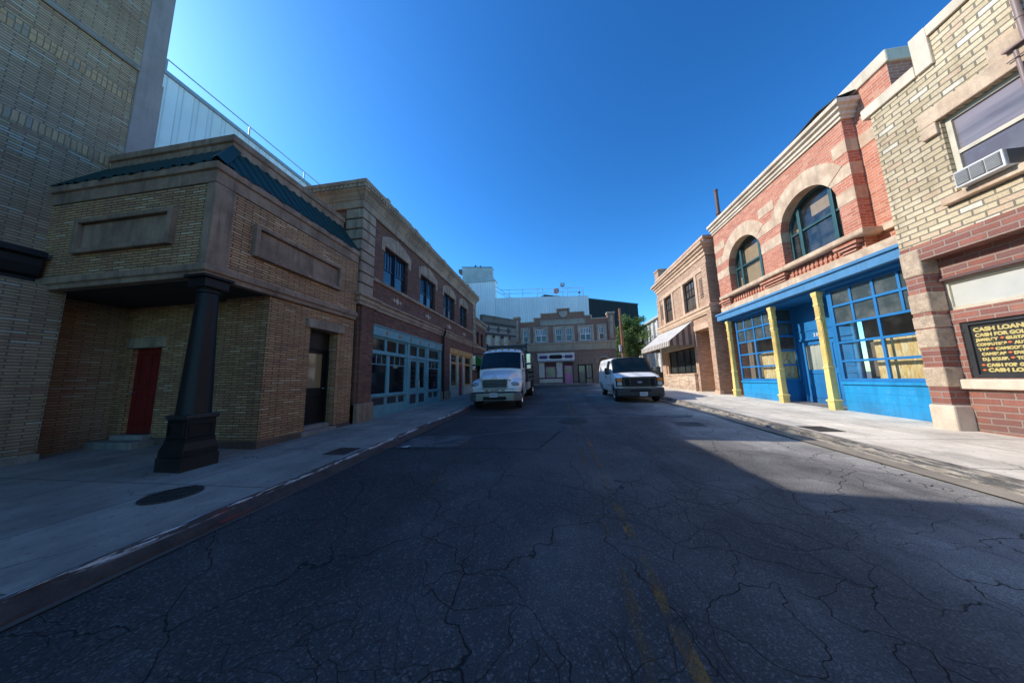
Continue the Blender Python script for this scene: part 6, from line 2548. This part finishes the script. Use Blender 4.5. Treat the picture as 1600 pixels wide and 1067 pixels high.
def th(w, zb, zf, wi, zh, wh):
    return [(w - .03, zb), (w, zb + .12), (w, zf - .14), (w - .04, zf - .04), (w - .14, zf), (wi, zf + .03), (wi - .06, zh - .12), (wh + .02, zh - .04), (wh - .1, zh), (0, zh + .02)]


hsx = [(.05, th(.80, .74, .95, .58, 1.22, .48)), (.10, th(.93, .72, 1.03, .62, 1.29, .52)), (.22, th(1.0, .70, 1.12, .66, 1.35, .55)), (.55, th(1.035, .70, 1.20, .70, 1.43, .60)), (.98, th(1.045, .70, 1.235, .76, 1.50, .66)), (1.40, th(1.03, .70, 1.22, .84, 1.59, .74)), (1.62, th(1.0, .70, 1.20, .88, 1.64, .80))]
m = MB()
m.loft([ring(h, y) for y, h in hsx])
hood = build('hood', place(m, TM), WHITECAR, trk)
m = MB()
for sx in (-1, 1):
    m.lathe([(.56, sx * .60), (.56, sx * 1.3)], (0, .95, .50), axis='x', seg=36)
cut(hood, place(m, TM), trk)
for p in hood.data.polygons:
    p.use_smooth = True
hood.data.set_sharp_from_angle(angle=rad(30))
ca0 = [(.90, .72), (.93, .95), (.95, 1.30), (.95, 1.50), (.945, 1.57), (.91, 1.60), (.5, 1.64), (0, 1.66)]
ca1 = [(.92, .72), (.95, .95), (.97, 1.30), (.96, 1.58), (.905, 2.34), (.865, 2.43), (.5, 2.47), (0, 2.49)]
ca2 = [(.92, .72), (.95, .95), (.97, 1.30), (.96, 1.58), (.905, 2.38), (.84, 2.51), (.5, 2.575), (0, 2.60)]
cas = [(1.42, ca0), (1.98, ca1), (2.2, ca2), (3.05, ca2), (3.12, [(x * .97, z - .02) for x, z in ca2])]
m = MB()
m.loft([ring(h, y) for y, h in cas])
cab = build('cab', place(m, TM), WHITECAR, trk)
for p in cab.data.polygons:
    p.use_smooth = True
cab.data.set_sharp_from_angle(angle=rad(28))
m = MB()
glass_patch(m, ca0, 1.42, ca1, 1.98, 4.95, 7, .07, .90, (0, -.014, .008), True)
build('windscreen', place(m, TM), CARGLASS, trk, smooth=True)
m = MB()
glass_patch(m, ca0, 1.42, ca1, 1.98, 4.75, 7, .03, .08, (0, -.018, .010), True, 1, 6, 1)
glass_patch(m, ca0, 1.42, ca1, 1.98, 4.75, 7, .89, .935, (0, -.018, .010), True, 1, 6, 1)
for sd in (-1, 1):
    glass_patch(m, ca0, 1.42, ca1, 1.98, 4.72, 4.97, .03, .935, (0, -.016, .009), False, sd, 1, 4)
build('windscreen_seal', place(m, TM), plain('black_rubber_seal', (.012, .012, .012), .6), trk, smooth=True)
m = MB()
for xo in (-.55, .15):
    m.tube((xo, 1.44, 1.70), (xo + .42, 1.56, 1.84), .012, 6)
build('wiper', place(m, TM), BLACK, trk)
for sd in (-1, 1):
    m = MB()
    glass_patch(m, ca1, 1.98, ca2, 3.05, 3.1, 3.92, .05, .72, (sd * .010, 0, .002), False, sd, 3, 3)
    build('side_window', place(m, TM), CARGLASS, trk, smooth=True)
    m = MB()
    x = sd * .962
    xa, xb = srt((x, x + sd * .012))
    m.box(xa, xb, 2.80, 2.815, .78, 1.58)
    m.box(xa, xb, 1.72, 1.735, .78, 1.58)
    build('door_seam', place(m, TM), plain('seam_grey', (.18, .18, .19), .6), trk)
    m = MB()
    xa, xb = srt((sd * 1.16, sd * 1.36))
    m.box(xa, xb, 1.50, 1.60, 1.86, 2.30)
    mi = build('mirror', place(m, TM), CHROME, trk, bevel=.025)
    m = MB()
    m.box(xa, xb, 1.50, 1.60, 1.60, 1.82)
    build('convex_mirror', place(m, TM), CHROME, mi, bevel=.03)
    m = MB()
    m.tube((sd * .93, 1.60, 1.55), (sd * 1.26, 1.56, 1.55), .018, 6)
    m.tube((sd * .90, 1.75, 2.36), (sd * 1.26, 1.56, 2.36), .018, 6)
    m.tube((sd * 1.26, 1.56, 1.55), (sd * 1.26, 1.56, 2.36), .018, 6)
    build('mirror_arm', place(m, TM), BLACKP, mi)
    m = MB()
    seg = 18
    rings = []
    for i in range(1, 9):
        a = math.pi * i / 9
        rings.append([(sd * .775 + .20 * math.sin(a) * math.cos(2 * math.pi * k / seg), .20 - .125 * math.cos(a) * -1 - .02, 1.0 + .115 * math.sin(a) * math.sin(2 * math.pi * k / seg)) for k in range(seg)])
    m.loft(rings)
    hl = build('headlight', place(m, TM), glass_dark('headlight_lens', (.30, .31, .32), .05, .001, 1.0, .1), trk, smooth=True)
    m = MB()
    xa, xb = srt((sd * .86, sd * .925))
    m.box(xa, xb, .085, .16, .97, 1.05)
    build('indicator_lens', place(m, TM), AMBER, hl, bevel=.012)
    wheel(trk, TM, sd * 1.0, .95, .48, .26, .28, CHROME)
    wheel(trk, TM, sd * 1.08, 6.75, .48, .24, .28, CHROME, True)
    m = MB()
    xa, xb = srt((sd * .62, sd * .99))
    m.box(xa, xb, 1.75, 3.0, .44, .70)
    build('fuel_tank', place(m, TM), STEEL, trk, bevel=.05)
m = MB()
for x in (-.62, -.31, 0, .31, .62):
    m.box(x - .045, x + .045, 2.02, 2.10, 2.545 - abs(x) * .07, 2.615 - abs(x) * .07)
build_each('marker_lamp', place(m, TM), AMBER, trk, bevel=.012)
m = MB()
for a, b, c, d in ((-.55, .55, 1.205, 1.245), (-.50, .50, .86, .895)):
    m.box(a, b, -.01, .09, c, d)
m.hexa([(-.55, -.012, 1.204), (-.51, -.012, 1.204), (-.47, -.012, .896), (-.51, -.012, .896)], [(-.55, .09, 1.204), (-.51, .09, 1.204), (-.47, .09, .896), (-.51, .09, .896)])
m.hexa([(.55, -.012, 1.204), (.51, -.012, 1.204), (.47, -.012, .896), (.51, -.012, .896)], [(.55, .09, 1.204), (.51, .09, 1.204), (.47, .09, .896), (.51, .09, .896)])
gr = build('grille', place(m, TM), plain('grille_chrome', (.36, .39, .45), .18, 1.0), trk, bevel=.006)
m = MB()
for i in range(6):
    z = .915 + i * .05
    w = .475 + .05 * i / 6
    m.hexa([(-w, .0, z), (w, .0, z), (w, .0, z + .012), (-w, .0, z + .012)], [(-w, .03, z + .002), (w, .03, z + .002), (w, .03, z + .014), (-w, .03, z + .014)])
build('grille_bar', place(m, TM), plain('bar_chrome', (.17, .21, .29), .25, .9), gr)
m = MB()
m.box(-.49, .49, .040, .06, .89, 1.21)
build('grille_shadow', place(m, TM), BLACK, gr)
m = MB()
m.box(-.13, .13, -.02, .0, 1.255, 1.285)
m.box(-.08, .08, .07, .10, 1.345, 1.36)
build('badge', place(m, TM), CHROME, trk, bevel=.005)
m = MB()
for a, b in ((-.40, -.26), (-.17, .17), (.26, .40)):
    m.box(a, b, .02, .07, .765, .80)
build_each('air_slot', place(m, TM), BLACK, trk)
m = MB()
m.lathe([(0, .085), (.035, .085), (.035, .10)], (.60, 0, 1.17), axis='y', seg=16, caps=False)
build('round_sticker', place(m, TM), plain('sticker_green', (.10, .42, .34), .5), trk)
m = MB()
prof = [(-.98, .35), (-1.035, .18), (-1.02, .04), (-.75, -.06), (.75, -.06), (1.02, .04), (1.035, .18), (.98, .35)]
m.loft([[(x_, y_, z_) for x_, y_ in prof] for z_ in (.38, .40, .66, .685)])
bp_ = build('bumper', place(m, TM), plain('brushed_chrome', (.26, .27, .30), .25, .9), trk, bevel=.012)
m = MB()
m.box(-.46, .46, -.068, .0, .42, .545)
build('bumper_vent', place(m, TM), BLACK, bp_)
m = MB()
m.box(-.48, .48, -.074, -.05, .395, .42)
build('bumper_lip', place(m, TM), CHROME, bp_)
m = MB()
m.box(-.20, .12, -.082, -.066, .53, .69)
pt = build('number_plate', place(m, TM), PLATE, trk, bevel=.003)
m = MB()
for i in range(7):
    m.box(-.175 + i * .039, -.147 + i * .039, -.0845, -.0825, .58, .64)
build('plate_characters', place(m, TM), plain('plate_dark_blue', (.22, .23, .32), .5), pt)
DKB = paint('dark_navy_steel', (.012, .016, .03), .45, .2)
m = MB()
m.box(-1.08, 1.08, 3.35, 8.3, .98, 1.12)
m.box(-.45, .45, 1.2, 8.2, .55, .95)
build('flatbed', place(m, TM), DKB, trk, bevel=.01)
m = MB()
for x in (-1.03, 1.03):
    m.box(x - .04, x + .04, 3.38, 3.46, 1.12, 2.98)
for x in (-.66, -.30, .3, .62):
    m.box(x - .025, x + .025, 3.39, 3.45, 1.12, 2.80)
m.box(-.99, .99, 3.385, 3.455, 2.70, 2.88)
m.box(-.99, .99, 3.387, 3.453, 2.10, 2.16)
m.box(-.99, .99, 3.387, 3.453, 1.14, 1.9)
m.tube((.62, 3.42, 2.79), (.99, 3.42, 2.52), .03, 8)
m.tube((-.62, 3.42, 2.79), (-.99, 3.42, 2.52), .03, 8)
build('headboard_rack', place(m, TM), DKB, trk, bevel=.008)
for sd in (-1, 1):
    m = MB()
    for yy in (4.6, 5.8, 7.0, 8.2):
        m.box(sd * 1.05 - .035, sd * 1.05 + .035, yy - .04, yy + .04, 1.12, 2.05)
    for z in (1.22, 1.52, 1.82):
        m.box(sd * 1.05 - .02, sd * 1.05 + .02, 3.46, 8.25, z, z + .16)
    build('stake_side', place(m, TM), DKB, trk)
    m = MB()
    xa, xb = srt((sd * .62, sd * 1.04))
    m.box(xa, xb, 3.55, 5.3, .58, .975)
    build('tool_box', place(m, TM), plain('pale_grey_box_paint', (.42, .44, .47), .4), trk, bevel=.02)
    m = MB()
    xa, xb = srt((sd * .80, sd * 1.10))
    m.box(xa, xb, 7.4, 7.43, .35, .95)
    build('mud_flap', place(m, TM), RUBBER, trk)
pp = MB()
pp.face([(-3.20, 5.66, gz(5.7) + .03), (-3.05, 5.60, gz(5.7) + .035), (-3.0, 5.72, gz(5.7) + .05), (-3.14, 5.80, gz(5.7) + .03)])
tag(build('paper_scrap', pp, plain('crumpled_paper', (.55, .50, .48), .7)), 'pinkish paper scrap lying in the left gutter near the drain grate', 'paper')

# ------------------------------------------------------------------ sun, sky, camera
EL = 36.0
SKY_GAMMA, SKY_GAIN = 1.35, 1.04
sd_ = Vector((1.0, -.085, -math.tan(rad(EL)) * 1.0)).normalized()
su = bpy.data.lights.new('sun', 'SUN')
su.energy = 5.0
su.angle = rad(.5)
su.color = (1.0, .945, .855)
so = bpy.data.objects.new('sun', su)
COL.objects.link(so)
so.rotation_euler = sd_.to_track_quat('-Z', 'Y').to_euler()
so.location = (-30, 2, 25)
w = bpy.data.worlds.new('World')
SC.world = w
w.use_nodes = True
nt = w.node_tree
bg = nt.nodes['Background']
sk = nt.nodes.new('ShaderNodeTexSky')
sk.sky_type = 'NISHITA'
sk.sun_disc = False
sk.sun_elevation = rad(EL)
sk.sun_rotation = rad(-85.1)
sk.air_density = 1.0
sk.dust_density = .55
sk.ozone_density = 1.6
sk.altitude = 200
hsn = nt.nodes.new('ShaderNodeHueSaturation')
hsn.inputs['Saturation'].default_value = 1.25
hsn.inputs['Value'].default_value = 1.5
nt.links.new(sk.outputs[0], hsn.inputs['Color'])
tint = nt.nodes.new('ShaderNodeMix')
tint.data_type = 'RGBA'
tint.blend_type = 'MULTIPLY'
tint.inputs[0].default_value = 1.0
nt.links.new(hsn.outputs[0], tint.inputs[6])
tint.inputs[7].default_value = (.76, 1.11, 1.16, 1)
nt.links.new(tint.outputs[2], bg.inputs['Color'])
gm = nt.nodes.new('ShaderNodeGamma')
scl_in = nt.nodes.new('ShaderNodeVectorMath')
scl_in.operation = 'SCALE'
scl_in.inputs['Scale'].default_value = .15
scl_out = nt.nodes.new('ShaderNodeVectorMath')
scl_out.operation = 'SCALE'
scl_out.inputs['Scale'].default_value = 1 / .15 * SKY_GAIN
gm.inputs['Gamma'].default_value = SKY_GAMMA
nt.links.new(tint.outputs[2], scl_in.inputs[0])
nt.links.new(scl_in.outputs[0], gm.inputs[0])
nt.links.new(gm.outputs[0], scl_out.inputs[0])
nt.links.new(scl_out.outputs[0], bg.inputs['Color'])
bg.inputs['Strength'].default_value = .15

cd = bpy.data.cameras.new('camera')
cam = bpy.data.objects.new('camera', cd)
COL.objects.link(cam)
cd.sensor_fit = 'HORIZONTAL'
cd.sensor_width = 36
cd.lens = 36 * 444 / 1600
cd.clip_start = .05
cd.clip_end = 3000
Rm = ((0.98837789, -0.04331762, -0.14571458), (0.15014147, 0.12806185, 0.9803355), (-0.02380532, -0.99081974, 0.13307727))
rot = Matrix([[r[0], -r[1], -r[2]] for r in Rm]).to_4x4()
cam.matrix_world = Matrix.Translation((0, 0, 1.5)) @ rot
SC.camera = cam
SC.view_settings.view_transform = 'Standard'
SC.view_settings.look = 'None'
SC.view_settings.exposure = 0
SC.cycles.max_bounces = 8
SC.cycles.transparent_max_bounces = 16
SC.cycles.caustics_reflective = False
SC.cycles.caustics_refractive = False
SC.cycles.sample_clamp_indirect = 12
SC.cycles.use_denoising = True
